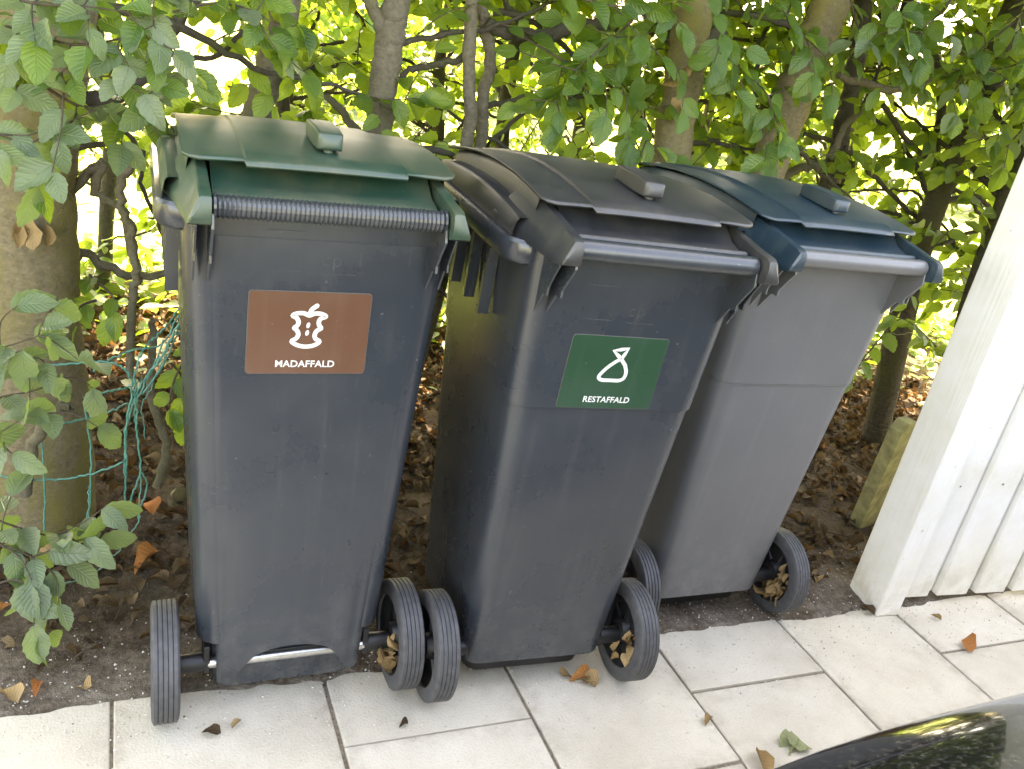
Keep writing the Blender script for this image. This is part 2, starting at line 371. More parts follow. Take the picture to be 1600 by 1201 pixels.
def rounded_plate(hw, hh, r, th, seg=5):
    pts = []
    for cx, cz, a0 in ((hw-r, -hh+r, -90), (hw-r, hh-r, 0), (-hw+r, hh-r, 90), (-hw+r, -hh+r, 180)):
        for i in range(seg+1):
            a = R(a0+90*i/seg); pts.append((cx+r*math.cos(a), cz+r*math.sin(a)))
    return MB().loft([[(x, 0, z) for x, z in pts], [(x, -th, z) for x, z in pts]])
def make_label(parent, kind, cx, cz, tilt=0):
    z0, z1 = cz-.05, cz+.05; ang = math.atan2(rear_y(z1)-rear_y(z0), z1-z0)
    mat = M['sticker_brown'] if kind == 'apple' else M['sticker_green']
    lab = rounded_plate(.0955, .0705, .006, .0010).build('label_sticker', mat, parent)
    lab.location = (cx, rear_y(cz)-(.0028 if kind == 'apple' else .0012), cz); lab.rotation_euler = (-ang, tilt, 0)
    lab['label'] = 'brown sticker with a white apple core and the word MADAFFALD' if kind == 'apple' else 'green sticker with a white knotted sack and the word RESTAFFALD'
    eg = rounded_plate(.0967, .0717, .0066, .0004).build('sticker_border', M['clear_edge'], lab); eg.location = (0, .0004, 0)
    w = 'MADAFFALD' if kind == 'apple' else 'RESTAFFALD'
    tx = link('lettering', text_mesh(w, .0165, M['sticker_white'], .00035, 1.03), lab)
    tx.location = (-.003 if kind == 'apple' else .001, -.0016, -.0585); tx.rotation_euler = (R(90), 0, 0); tx.scale = (1.0, 1, 1)
    mb = MB()
    if kind == 'apple':
        S = lambda x, y: ((x-815)/6.67*.00104-.002, -(y-560)/6.67*.00104+.006)
        core = [(815, 395), (760, 372), (690, 375), (648, 400), (690, 425), (712, 470), (700, 510), (672, 535), (700, 560), (718, 605), (700, 650), (655, 685),
                (720, 728), (800, 742), (880, 728), (940, 685), (895, 650), (885, 605), (905, 560), (945, 535), (925, 505), (915, 465), (935, 425), (985, 402), (940, 375), (870, 372)]
        ribbon(mb, [p for p in catmull([S(*c) for c in core], 4, True)], .0072, True, .0006, .0010)
        ribbon(mb, catmull([S(822, 365), S(838, 325), S(885, 285)], 5), .0075, False, .0009, .0010)
        for cx_, cy_ in ((812, 503), (806, 588)):
            c = S(cx_, cy_); k = [(c[0]+.0030*math.cos(a)+.0006*math.sin(a), -.0016, c[1]+.0050*math.sin(a)) for a in np.linspace(0, 2*math.pi, 16)[:-1]]
            mb.add(k, [tuple(range(15))])
        mb.build('apple_core_symbol', M['sticker_white'], lab, False)
    else:
        S = lambda x, y: ((x-835+(y-560)*.26)/7.62*.00128+.006, -(y-560)/7.62*.00104+.008)
        bag = [(885, 412), (820, 455), (720, 540), (640, 630), (606, 690), (640, 728), (750, 730), (850, 728), (910, 690), (940, 600), (930, 500)]
        pts = [S(*bag[0])]+[p for p in catmull([S(*c) for c in bag], 5, False)][1:]+[S(885, 412)]
        ribbon(mb, pts, .0072, False, .0006, .0010)
        ribbon(mb, [S(880, 405), S(850, 365), S(800, 298), S(895, 275), S(978, 258), S(930, 340), S(888, 408)], .0072, False, .0009, .0010)
        mb.build('sack_symbol', M['sticker_white'], lab, False)
    return lab
PAN = [(-.075, 1.055), (-.03, 1.061), (.03, 1.067), (.10, 1.0715), (.20, 1.072), (.30, 1.066), (.40, 1.053), (.47, 1.041), (.525, 1.029)]
def pan_z(y):
    return float(np.interp(y, [a for a, b in PAN], [b for a, b in PAN]))
def make_bin(name, label, pose, lidm, bodym, ribbed=False, cut=False, seam=True):
    x, y, z, yaw, rr, pp = pose
    t = empty(name, (x, y, z), (-pp, rr, yaw)); tag(t, label, 'wheelie bin')
    B = M[bodym]; L = M[lidm]
    # --- body shell
    zs = [.165 if cut else .075, .18, .30, .45, .60] + ([.6875, .6900] if seam else [.69]) + [.72, .80, .88, .948, .990]
    secs = []
    for q in zs:
        g = .0035 if (seam and q < .689) else 0
        secs.append(rrect(half_w(q)-g, rear_y(q)+g, far_y(q)-g, .055, q, 6, .040))
    inner = [(px*.965, (py-.18)*.965+.18, zs[0]+.004) for px, py, pz in secs[0]]
    b = MB().loft([inner]+secs, True, False); n = len(secs[0]); b.f.append(tuple(range(n)))
    body = b.build('body', B, t, True, 35)
    # --- base below the wall
    b = MB().loft([rrect(.135, .012, .31, .03, .022), rrect(.150, .004, .33, .03, .085), rrect(.152, .002, .335, .03, .14)])
    b.build('base', M['rim'] if not cut else B, t, True, 40)
    if cut:   # rear apron with the arched cut above the axle
        def zb(u):
            a = abs(u)
            return .064+.004*(a > .12) if a > .118 else .064+.070*min(1, (.118-a)/.045)**.7+.018*max(0, 1-(a/.075)**2)
        xs = [-.142, -.134, -.126, -.119, -.110, -.100, -.09, -.08, -.07, -.055, -.04, -.02, 0, .02, .04, .055, .07, .08, .09, .10, .11, .119, .126, .134, .142]
        nz = 30; rows = []
        for th in (0, .006):
            g = []
            for u in xs:
                for k in range(nz+1):
                    f = k/nz; q = zb(u)+(.945-zb(u))*f
                    e = 1/(1+math.exp((abs(u)-.112)/.006)); up = min(1, max(0, (.58-q)/.34)); up = up*up*(3-2*up)
                    g.append((u*(half_w(q)-.032)/.142, rear_y(q)-.0012-.010*e*up+th+(.005 if abs(u) > .14 else 0), q))
            rows.append(g)
        nxx = len(xs); f = []; N = nxx*(nz+1)
        for i in range(nxx-1):
            for k in range(nz):
                a0 = i*(nz+1)+k; f.append((a0, a0+1, a0+nz+2, a0+nz+1)); f.append(tuple(v+N for v in (a0, a0+nz+1, a0+nz+2, a0+1)))
            a0 = i*(nz+1); f.append((a0, a0+nz+1, a0+nz+1+N, a0+N))
        for i in (0, nxx-1):
            for k in range(nz):
                a0 = i*(nz+1)+k; f.append((a0, a0+1, a0+1+N, a0+N))
        MB().add(rows[0]+rows[1], f).build('rear_apron', B, t, True, 50)
    # --- rim
    o0 = rrect(.206, -.040, .462, .05, .938); o1 = rrect(.240, -.036, .502, .045, .939); o2 = rrect(.245, -.041, .507, .048, .946); o3 = rrect(.246, -.042, .508, .049, .974)
    o4 = rrect(.242, -.038, .504, .047, .980); o5 = rrect(.200, -.02, .46, .04, .980)
    MB().loft([o0, o1, o2, o3, o4, o5], True, False).build('rim', B, t, True, 40)
    for s in (-1, 1):
        for yy in (.10, .19, .28, .37):
            MB().prism([(yy, .946), (yy+.012, .946), (yy+.012, .80), (yy, .80)], s*.205, s*.226).build('rib', B, t, False)
        # slots and gussets that carry the grip
        gp = [(-.142, .992), (-.146, .970), (-.128, .945), (-.115, .925), (-.116, .912), (-.098, .912), (-.085, .893), (-.071, .872), (-.066, .935), (-.066, .992)]
        MB().prism(gp, s*.168, s*.1725).build('gusset', B, t, False, bevel=.001)
        MB().prism([(q[0]*.80-.014, min(q[1], .976)) for q in gp], s*.190, s*.1935).build('gusset', B, t, False, bevel=.001)
    # --- grip bar
    prof = []
    if ribbed:
        for k in range(49):
            prof += [(-.166+k*.332/49, .0148), (-.166+(k+.5)*.332/49, .0172)]
        prof += [(.166, .0152)]
        prof = [(-.170, .0005), (-.1695, .018), (-.166, .018)]+prof+[(.166, .018), (.1695, .018), (.170, .0005)]
    else: prof = [(-.170, .0005), (-.1695, .0165), (-.16, .0175), (.16, .0175), (.1695, .0165), (.170, .0005)]
    MB().lathe_x(prof, 20, 0, -.128, 1.000).build('grip_bar', B, t, True, 60 if not ribbed else 14)
    # --- lid
    ys = [-.012, .03, .08, .14, .20, .27, .34, .41, .46, .49, .503]
    secs = []
    for q in ys:
        k = max(0, math.sin(math.pi*min(1, max(0, (q+.10)/.62)))); d = 1 if q < .47 else max(.0, 1-((q-.47)/.035)**2*.9)
        zt = .985+(pan_z(q)-.010-.985)*d; zf = .996+.026*k*d
        wv = .2335-(.0 if q < .46 else .04*((q-.46)/.043)**2)
        half = [(wv, .981), (wv, .988), (wv-.004, zf), (wv-.008, zf+.004), (wv-.018, zf+.005), (wv-.026, zf+.004), (wv-.031, zf+.007), (.198, zt-.008*d), (.195, zt-.003*d), (.186, zt), (.09, zt+.001)]
        secs.append([(a, q, c) for a, c in half]+[(-a, q, c) for a, c in half[::-1]])
    lid = MB().loft(secs, False); n = len(secs[0])
    lid.f.append(tuple(range(len(lid.v)-n, len(lid.v))))
    lid = lid.build('lid', L, t, True, 38)
    tp = [(.03, 1.055), (-.005, 1.049), (-.030, 1.034), (-.048, 1.021), (-.060, 1.017), (-.078, 1.013), (-.092, 1.008), (-.104, .996), (-.108, .984), (-.098, .984), (-.088, .998), (-.06, 1.006), (-.03, 1.020), (.0, 1.037), (.03, 1.044)]
    MB().prism(tp, -.168, .168).build('lid_transom', L, lid, True, 50)
    if not ribbed:
        MB().lathe_x([(-.166, .0005), (-.166, .008), (.166, .008), (.166, .0005)], 12, 0, -.098, 1.010).build('hinge_tube', L, lid, True, 60)
    for s in (-1, 1):                     # hinge arms, from the grip up to the domed panel
        st = [(-.163, .988, 1.010, .199, .188), (-.160, .981, 1.019, .203, .190), (-.150, .977, 1.024, .205, .191), (-.120, .975, 1.027, .207, .191), (-.085, .976, 1.032, .211, .191), (-.045, .978, 1.038, .216, .191), (.0, .979, 1.044, .224, .191), (.050, .980, 1.048, .2325, .190), (.090, .981, 1.050, .2345, .189), (.104, .986, 1.020, .234, .190)]
        secs = []
        for yy, zb_, zt_, xo, xt in st:
            xi = .1735
            secs.append([(s*a, yy, c) for a, c in ((xi, zb_), (xi, zt_-.002), (xi+.002, zt_), (xt-.003, zt_), (xt, zt_-.002), (xo-.002, zb_+.25*(zt_-zb_)), (xo, zb_+.16*(zt_-zb_)), (xo, zb_))])
        MB().loft(secs).build('hinge_arm', L, lid, True, 32, bevel=.0012)
    # domed top panel with a raised middle
    xs = [-.208, -.2055, -.200, -.185, -.15, -.1235, -.1205, -.09, -.05, 0, .05, .09, .1205, .1235, .15, .185, .200, .2055, .208]; fs_ = np.r_[0, .02, .04, np.linspace(.07, 1, 24)]
    P = []
    for u in xs:
        a = abs(u); cen = a < .122
        y0 = -.060-(.013 if cen else 0)+(.024*max(0, (a-.185)/.023)**2.2 if a > .185 else 0); y1 = .530-(.03*max(0, (a-.165)/.043)**2 if a > .165 else 0)
        for f in fs_:
            q = y0+(y1-y0)*f
            lip = -.0085*max(0, 1-f*26) if cen else 0
            P.append((u, q, lip+pan_z(q)+(.0045 if cen else 0)-.004*(a/.208)**2+.0015*math.sin(9*q+3*u)*.4))
    nf = len(fs_); F = [(i*nf+k, (i+1)*nf+k, (i+1)*nf+k+1, i*nf+k+1) for i in range(len(xs)-1) for k in range(nf-1)]
    pan = MB().add(P, F).build('lid_panel', L, lid, True, 30)
    sdf = pan.modifiers.new('solid', 'SOLIDIFY'); sdf.thickness = .0045; sdf.offset = -1
    # latch knob
    zk = pan_z(.04)+.006
    kn = MB().loft([[(px, yy, pz) for px, pz in q] for yy, q in (
        (-.012, [(-.010, zk+.010), (.010, zk+.010), (.010, zk+.026), (-.010, zk+.026)]), (-.008, [(-.0155, zk+.006), (.0155, zk+.006), (.0155, zk+.032), (-.0155, zk+.032)]),
        (.02, [(-.0165, zk+.006), (.0165, zk+.006), (.0165, zk+.037), (-.0165, zk+.037)]), (.085, [(-.016, zk+.010), (.016, zk+.010), (.016, zk+.037), (-.016, zk+.037)]), (.092, [(-.012, zk+.014), (.012, zk+.014), (.012, zk+.030), (-.012, zk+.030)]))])
    kn = kn.build('latch_knob', L, lid, True, 40, bevel=.004, seg=3)
    kn.location = (.008, -.006, -.0075); kn.scale = (1.25, 1.22, 1.0)
    MB().tube([(0, 0, zk-.012), (0, 0, zk+.010)], .0065, 10).build('knob_stem', L, kn, True).location = (0, .004, 0)
    MB().tube([(0, 0, zk-.012), (0, 0, zk+.012)], .0085, 10).build('knob_stem', L, kn, True).location = (0, .07, 0)
    # --- axle and wheels
    WR, WX = .112, .2253
    MB().lathe_x([(-.20, .0005), (-.20, .0105), (.20, .0105), (.20, .0005)], 14, 0, -.006, .100).build('axle', M['steel'], t, True, 50)
    for s in (-1, 1):
        MB().lathe_x([(s*.146, .0108), (s*.146, .016), (s*.165, .0185), (s*.203, .0175), (s*.203, .0108)], 16, 0, 0, .100).build('axle_sleeve', M['rim'], t, True, 50)
        MB().prism([(-.018, .085), (.03, .085), (.05, .14), (-.01, .14)], s*.146, s*.158).build('axle_bracket', M['rim'], t, False, bevel=.002)
        wh = empty('wheel'); wh.parent = t; wh.location = (s*WX, 0, .112-.0)
        wh.rotation_euler = (random.uniform(0, 6), 0, 0)
        g = [(-.024, .082), (-.0242, .100), (-.0225, .107)]
        for k in range(5):
            a = -.0205+k*.0084
            g += [(a, .1110), (a+.0008, .1118), (a+.0064, .1118), (a+.0072, .1110), (a+.0073, .1085), (a+.0079, .1085)]
        g += [(.0225, .107), (.0242, .100), (.024, .082), (.018, .080), (-.018, .080), (-.024, .082)]
        MB().lathe_x(g, 56).build('tyre', M['rubber'], wh, True, 30)
        MB().lathe_x([(-.021, .0845), (-.019, .078), (-.013, .070), (-.004, .060), (-.004, .030), (-.020, .024), (-.022, .012), (.022, .012), (.020, .024), (.004, .030), (.004, .060), (.013, .070), (.019, .078), (.021, .0845)], 40).build('rim', M['rim'], wh, True, 35)
        for k in range(6):
            a = k*math.pi/3; d = np.array([0, math.cos(a), math.sin(a)])
            MB().tube([d*.020, d*.050, d*.076], [.011, .008, .007], 6).build('spoke', M['rim'], wh, True)
    return t
LZ = .004
b1 = make_bin('wheelie_bin', 'grey wheelie bin with green lid and brown food waste sticker', (-.174, -.0174, .0011+.002, -.0154, -.0278, .0253), 'lid_green', 'body', True, True, False)
make_label(b1, 'apple', -.0145, .791)
b2 = make_bin('wheelie_bin', 'dark grey wheelie bin with matching grey lid and green residual waste sticker', (.3345, -.0694, .006, -.0413, .0021, -.0053), 'lid_grey', 'body')
make_label(b2, 'sack', -.0130, .765)
b3 = make_bin('wheelie_bin', 'lighter grey wheelie bin with blue lid and no sticker', (.8909, .0893, -.002, -.0101, -.0062, -.0292), 'lid_blue', 'body_grey')
# faint moulded marks above the stickers
def embossed(parent, cx, cz, mat, lift=0.):
    e = link('moulded_mark', text_mesh('cp', .034, mat, -.0004, 1.15), parent)
    cu = .03
    ang = math.atan2(rear_y(1)-rear_y(0), 1)
    e.location = (cx, rear_y(cz)-.0008-lift, cz); e.rotation_euler = (R(90)-ang, 0, 0)
    for x0, x1, z0, z1 in ((-.055, .0, .052, .0535), (-.05, .0, -.0105, -.009), (.03, .085, -.013, -.0118)):
        o = MB().add([(x0, 0, z0), (x1, 0, z0), (x1, 0, z1), (x0, 0, z1)], [(0, 1, 2, 3)]).build('moulded_line', mat, parent, False)
        o.location = (cx-.045, rear_y(cz)-.0009-lift, cz); o.rotation_euler = (-ang, 0, 0)
M['emboss'] = simple('moulded relief', (.048, .052, .058), .45, 0, 200, .5, .2, .001)
embossed(b1, .012, .905, M['emboss'], .0014); embossed(b2, .0, .875, M['emboss'])

# ------------------------------------------------------------------ white board fence
FX, FY = 1.432, -.020
fence = empty('board_fence', (FX, FY, 0), (0, 0, -.07)); tag(fence, 'white painted board fence with a square corner post beside the paving', 'fence')
MB().box(0, .078, 0, .125, 0, 1.9).build('post', M['white'], fence, False, bevel=.005)
bx = .079; k = 0
for k in range(26):
    x0 = .098+k*.150
    MB().box(x0, x0+.115, .045+random.uniform(-.002, .002), .066, .024+random.uniform(-.004, .004), 1.75).build('board', M['white'], fence, False, bevel=.003)
    MB().box(x0-.0500, x0+.0140, .0665, .086, .026, 1.74).build('back_board', M['white'], fence, False, bevel=.002)
M['nail'] = simple('rusty nail head', (.22, .17, .13), .6, .4, 90, .3, .1, .0005)
nail_me = MB().lathe_x([(0, .0002), (0, .0035), (.0015, .0025), (.0016, .0002)], 8).mesh('nail', M['nail'])
for k in range(6):
    for zz in (.395, 1.39):
        for xx in (.058,):
            o = link('nail', nail_me, fence); o.location = (.098+k*.150+xx+random.uniform(-.004, .004), .0435, zz+random.uniform(-.006, .006)); o.rotation_euler = (0, 0, R(-90))
for zz in (.35, 1.35): MB().box(.079, 3.99, .088, .125, zz, zz+.09).build('rail', M['white'], fence, False, bevel=.003)
pl = empty('wooden_stake', at(1343, 822, .42)); tag(pl, 'short algae covered plank leaning behind the white fence post', 'plank')
a = at(1343, 822, .42); bq = at(1418, 655, .30); c0 = np.array(a); dv = bq-c0
sd_ = np.array([.045, .012, 0.0]); th = np.array([-.004, .022, .0])
vs_ = []
for f, w in ((0., 1.0), (.5, 1.05), (.93, 1.0), (1., .55)):
    c = dv*f
    vs_.append([c-sd_*w-th, c+sd_*w-th, c+sd_*w+th, c-sd_*w+th])
MB().loft(vs_).build('plank', M['old_wood'], pl, False, bevel=.003)

# ------------------------------------------------------------------ leaves
def leaf_template(rows, serr=.0, fold=.18, droop=.16, w=.33, curl=0., cols=3):
    ts = np.linspace(0, 1, rows); V = []; UV = []
    us = np.linspace(-1, 1, cols)
    for i, tt in enumerate(ts):
        wd = w*(math.sin(math.pi*min(1, tt**.80))**.78)*(1.0 if tt < .999 else 0)+ (.012 if 0 < i < rows-1 else .004)
        if 0 < i < rows-1: wd *= 1+serr*(1 if i % 2 else -1)
        for u in us:
            V.append((u*wd, tt, fold*wd*abs(u)**1.3 - droop*tt*tt + curl*(u*u)*wd*math.sin(3*tt+u) + .02*math.sin(tt*15+u*2)*abs(u)))
            UV.append((.5+.5*u, tt))
    F = []
    for i in range(rows-1):
        for j in range(cols-1):
            a = i*cols+j; F.append((a, a+1, a+cols+1, a+cols))
    return np.array(V), np.array(F), np.array(UV)
LT_FINE = [leaf_template(11, .05, f, d, w, c) for f, d, w, c in ((.25, .10, .29, .1), (.12, .22, .31, -.1), (.35, .05, .27, .15), (.05, .18, .30, .2), (.2, -.06, .31, 0), (.55, .30, .29, .4), (.1, .38, .27, -.5), (.6, -.1, .31, .6))]
LT_MED = [leaf_template(7, .03, f, d, w) for f, d, w in ((.25, .10, .29), (.12, .22, .31), (.3, .0, .27))]
LT_LOW = [leaf_template(4, 0, .2, .1, .40)]
LT_DEAD = [leaf_template(7, .06, f, d, w, c) for f, d, w, c in ((.9, .35, .26, .8), (.5, -.4, .30, -.9), (1.2, .1, .22, .5), (.3, .5, .34, 1.2))]
def leaf_mesh(tmpl, mat, name='leaf'):
    V, F, UV = tmpl
    me = bpy.data.meshes.new(name); me.from_pydata(V.tolist(), [], F.tolist())
    uv = me.uv_layers.new(name='UVMap'); li = np.zeros(len(me.loops), np.int32); me.loops.foreach_get('vertex_index', li); uv.data.foreach_set('uv', UV[li].astype(np.float32).ravel())
    me.polygons.foreach_set('use_smooth', [True]*len(me.polygons)); me.materials.append(mat); return me
def frames(D, N):
    D = D/np.linalg.norm(D, axis=1, keepdims=True); N = N-(N*D).sum(1, keepdims=True)*D
    N = N/(np.linalg.norm(N, axis=1, keepdims=True)+1e-9); return np.cross(D, N), D, N
def leaf_cloud(name, pos, D, N, size, tmpls, mat, parent, origin, kind='stuff'):
    """thousands of leaves too many to pick apart, one mesh"""
    n = len(pos)
    if n == 0: return None
    S, D, N = frames(D, N); which = rng.integers(0, len(tmpls), n)
    Vs, Fs, UVs, Rn = [], [], [], []; off = 0
    for k, (V, F, UV) in enumerate(tmpls):
        ix = np.where(which == k)[0]
        if len(ix) == 0: continue
        W = pos[ix][:, None, :]-origin + size[ix][:, None, None]*(V[None, :, 0:1]*S[ix][:, None]+V[None, :, 1:2]*D[ix][:, None]+V[None, :, 2:3]*N[ix][:, None])
        Vs.append(W.reshape(-1, 3)); nv = len(V)
        Fs.append((F[None]+(np.arange(len(ix))*nv)[:, None, None]).reshape(-1, 4)+off); off += nv*len(ix)
        UVs.append(np.tile(UV, (len(ix), 1))); Rn.append(np.repeat(rng.random(len(ix)), nv))
    V = np.concatenate(Vs); F = np.concatenate(Fs); UV = np.concatenate(UVs); Rn = np.concatenate(Rn)
    me = bpy.data.meshes.new(name); me.vertices.add(len(V)); me.vertices.foreach_set('co', V.astype(np.float32).ravel())
    me.loops.add(F.size); me.loops.foreach_set('vertex_index', F.astype(np.int32).ravel())
    me.polygons.add(len(F)); me.polygons.foreach_set('loop_start', np.arange(0, F.size, 4, dtype=np.int32)); me.polygons.foreach_set('loop_total', np.full(len(F), 4, np.int32))
    me.update(calc_edges=True)
    me.polygons.foreach_set('use_smooth', [True]*len(F))
    uv = me.uv_layers.new(name='UVMap'); uv.data.foreach_set('uv', UV[F.ravel()].astype(np.float32).ravel())
    a = me.attributes.new('rnd', 'FLOAT', 'POINT'); a.data.foreach_set('value', Rn.astype(np.float32))
    me.materials.append(mat); o = link(name, me, parent)
    if kind: o['kind'] = kind
    return o
FINE = {k: [leaf_mesh(t, M[k]) for t in LT_FINE] for k in ('leaf', 'leaf_pale')}
def leaf_objs(pos, D, N, size, mat, parent, origin):
    S, D, N = frames(D, N)
    for p, s, d, n, z in zip(pos, S, D, N, size):
        o = link('leaf', random.choice(FINE[mat]), parent)
        mm = Matrix.Identity(4)
        for i in range(3): mm[i][0], mm[i][1], mm[i][2], mm[i][3] = s[i]*z, d[i]*z, n[i]*z, p[i]-origin[i]
        o.matrix_basis = mm
def project(P):
    d = P-CAM; z = d@AD; return np.stack([800+FPX*(d@AU)/z, 600.5-FPX*(d@AV)/z, z], 1)

class Tree:
    def __init__(s, name, label, base, cat='tree'):
        s.o = empty(name, tuple(base)); tag(s.o, label, cat); s.b = np.array(base, float)
        s.L = []; s.tw = MB(); s.ntw = 0
    def limb(s, pts, rad, mat, name='branch', n=8, wob=.0):
        P = catmull(pts, 6); k = len(P)
        rr = np.interp(np.linspace(0, 1, k), np.linspace(0, 1, len(rad)), rad)
        P = [p+rng.normal(0, wob, 3) if 0 < i < k-1 else p for i, p in enumerate(P)]
        rr = [r*(1+rng.normal(0, .04)) for r in rr]
        MB().tube([p-s.b for p in P], rr, n).build(name, mat, s.o, True, 70)
        return P
    def twig(s, P, r0=.0028, step=.034, size=(.055, .085), face=None, first=.15, spread=1., pale=0.):
        P = catmull(P, 5); s.tw.tube([p-s.b for p in P], list(np.linspace(r0, .0009, len(P))), 5, False); s.ntw += 1
        seg = np.array(P); dl = np.r_[0, np.cumsum(np.linalg.norm(np.diff(seg, axis=0), axis=1))]
        t = dl[-1]*first; side = 1
        while t < dl[-1]:
            p = np.array([np.interp(t, dl, seg[:, i]) for i in range(3)]); i = min(len(seg)-2, int(np.searchsorted(dl, t)-1)); i = max(i, 0)
            d = seg[i+1]-seg[i]; d /= np.linalg.norm(d)+1e-9
            s.leaf(p, d, side, size, face, spread, pale); side = -side; t += step*rng.uniform(.7, 1.4)
        s.leaf(np.array(P[-1]), d, 0, size, face, spread, pale)
    def leaf(s, p, d, side, size, face, spread, pale):
        up = np.array([0, 0, 1.]); sd = np.cross(d, up); sd /= np.linalg.norm(sd)+1e-6
        D = d*.55+sd*side*.75+np.array([0, 0, -.55])*rng.uniform(.2, 1.3)+rng.normal(0, .22, 3)*spread
        fc = np.array(face if face is not None else ((0, -.75, .75) if p[1] < 1.25 else (0, .2, 1.)))
        N = fc+rng.normal(0, .38, 3)*spread
        s.L.append((p, D, N, rng.uniform(*size), pale > rng.random()))
    def finish(s, nobj=150, mat='leaf'):
        if s.ntw:
            o = s.tw.build('twigs', M['twig'], s.o, True, 80); o['kind'] = 'stuff'
        if not s.L: return
        pos = np.array([l[0] for l in s.L]); D = np.array([l[1] for l in s.L]); N = np.array([l[2] for l in s.L]); sz = np.array([l[3] for l in s.L]); pale = np.array([l[4] for l in s.L])
        q = project(pos); vis = (q[:, 2] > .1) & (q[:, 0] > -30) & (q[:, 0] < 1630) & (q[:, 1] > -30) & (q[:, 1] < 1230)
        score = np.where(vis, sz/np.maximum(q[:, 2], .1), 0); idx = np.argsort(-score); pick = idx[:nobj][score[idx[:nobj]] > 0]
        rest = np.setdiff1d(np.arange(len(pos)), pick)
        for k, mm in ((False, mat), (True, 'leaf_pale')):
            a = pick[pale[pick] == k]; leaf_objs(pos[a], D[a], N[a], sz[a], mm, s.o, s.b)
            a = rest[pale[rest] == k]; leaf_cloud('foliage', pos[a], D[a], N[a], sz[a], LT_MED, M[mm], s.o, s.b)
def unit(v): v = np.asarray(v, float); return v/np.linalg.norm(v)
def gap(p):
    """clearings in the hedge where the garden shows through"""
    for c, r in GAPS:
        if ((p-c)**2/np.array(r)**2).sum() < 1: return True
    return False
GAPS = []
def crown(T, trunk, n, zr=(.55, 1.9), length=(.35, .8), dens=1., mat='bark_dark', leafy=(.05, .08), lowcut=.5, step=.034):
    tr = np.array(trunk); zs = tr[:, 2]
    for _ in range(n):
        z = rng.uniform(*zr); p = np.array([np.interp(z, zs, tr[:, i]) for i in range(3)])
        az = rng.uniform(-.35, math.pi+.35); el = rng.normal(.25, .35); L = rng.uniform(*length)
        d = np.array([math.cos(az)*math.cos(el)*1.15, math.sin(az)*math.cos(el)*.8+.12, math.sin(el)]); pts = [p]; q = p.copy()
        for k in range(4):
            q = q+d*L/4; d = unit(d+rng.normal(0, .28, 3)+np.array([0, 0, -.04])); pts.append(q.copy())
        if min(a[1] for a in pts) < p[1]-.06: 
            for a in pts: a[1] = max(a[1], p[1]-.05+abs(a[1]-p[1])*.2)
        pts = [a for a in pts]
        P = T.limb(pts, [.011*L/.6, .007, .0035], M[mat], 'branch', 6, .003)
        for k in range(3, len(P), 2):
            if rng.random() > dens*.92: continue
            b = P[k]; tl = rng.uniform(.12, .30)
            dd = unit(rng.normal(0, .8, 3)*np.array([1, .8, .5])+(P[k]-P[k-1])*8); e = b+dd*tl*.5; dd = unit(dd+rng.normal(0, .3, 3)+np.array([0, 0, -.15])); f = e+dd*tl*.5
            if f[1] < max(.46, p[1]-.03) or b[2] < lowcut*rng.uniform(.4, 1.2) or gap(e): continue
            T.twig([b, e, f], .0022, step, leafy)

# --- the row of beeches behind the bins: (name, label, pixel path of the trunk, depth, radii, bark)
def px_path(P, Y): return [at(a, b, Y if np.isscalar(Y) else Y[i]) for i, (a, b) in enumerate(P)]
def tree(label, P, Y, rad, bark, nlimb, name='beech_tree', dens=1., low=None, top=3.2, nobj=110, seed=None, zr=(.6, 1.9), leafy=(.05, .08), lowcut=.55):
    global rng
    rng = np.random.default_rng(seed)
    pts = px_path(P, Y)
    b0 = pts[0]; base = np.array(low if low is not None else (b0[0], b0[1], 0.)); base[2] = -.02
    if b0[2] > .08: pts = [base+(np.array(b0)-base)*f for f in (0, .5)]+pts; pts[0] = base; 
    else: pts[0] = np.array([b0[0], b0[1], -.02])
    d = unit(pts[-1]-pts[-2]); d = unit(d+np.array([0, 0, .6])); q = pts[-1]
    while q[2] < top: q = q+d*.5; pts.append(q)
    T = Tree(name, label, pts[0])
    rr = list(rad); k = len(pts); r = np.interp(np.linspace(0, 1, k), np.linspace(0, 1, len(rr)), rr)
    P3 = T.limb(pts, list(r), M[bark], 'trunk', 16, .002)
    crown(T, P3, nlimb, zr, dens=dens, leafy=leafy, lowcut=lowcut)
    return T, P3, nobj
TR = []
TR.append(tree('stout mossy beech trunk beside the green wire mesh', [(62, 826), (58, 600), (48, 420), (45, 250), (60, 110), (75, -60)], .64, (.125, .092, .088, .092, .08, .05), 'bark', 8, seed=11, nobj=170))
TR.append(tree('slim grey beech leaning behind the green lid, left one', [(395, 215), (405, 165), (425, 100), (446, 0)], .85, (.036, .034, .034, .030, .02), 'bark_grey', 7, seed=12, low=(-.22, .86, 0)))
TR.append(tree('grey forked beech rising behind the edge of the green lid', [(588, 215), (600, 120), (614, 40), (622, -20)], .80, (.036, .034, .032, .030, .02), 'bark_grey', 8, seed=13, low=(.03, .82, 0)))
TR.append(tree('thin straight beech stem behind the gap between green and grey lids', [(726, 240), (733, 120), (738, 0)], .80, (.017, .0165, .016, .014), 'bark_grey', 8, seed=14, low=(.22, .82, 0)))
TR.append(tree('thin kinked beech stem next to the straight thin stem', [(748, 235), (752, 165), (766, 95), (756, 30), (752, -20)], .86, (.017, .016, .015, .013), 'bark_grey', 5, seed=15, low=(.28, .88, 0)))
TR.append(tree('brown beech trunk behind the right end of the grey lid', [(1040, 285), (1052, 215), (1072, 90), (1090, -20)], .72, (.058, .054, .050, .045, .03), 'bark', 13, seed=16, low=(.80, .74, 0), nobj=170))
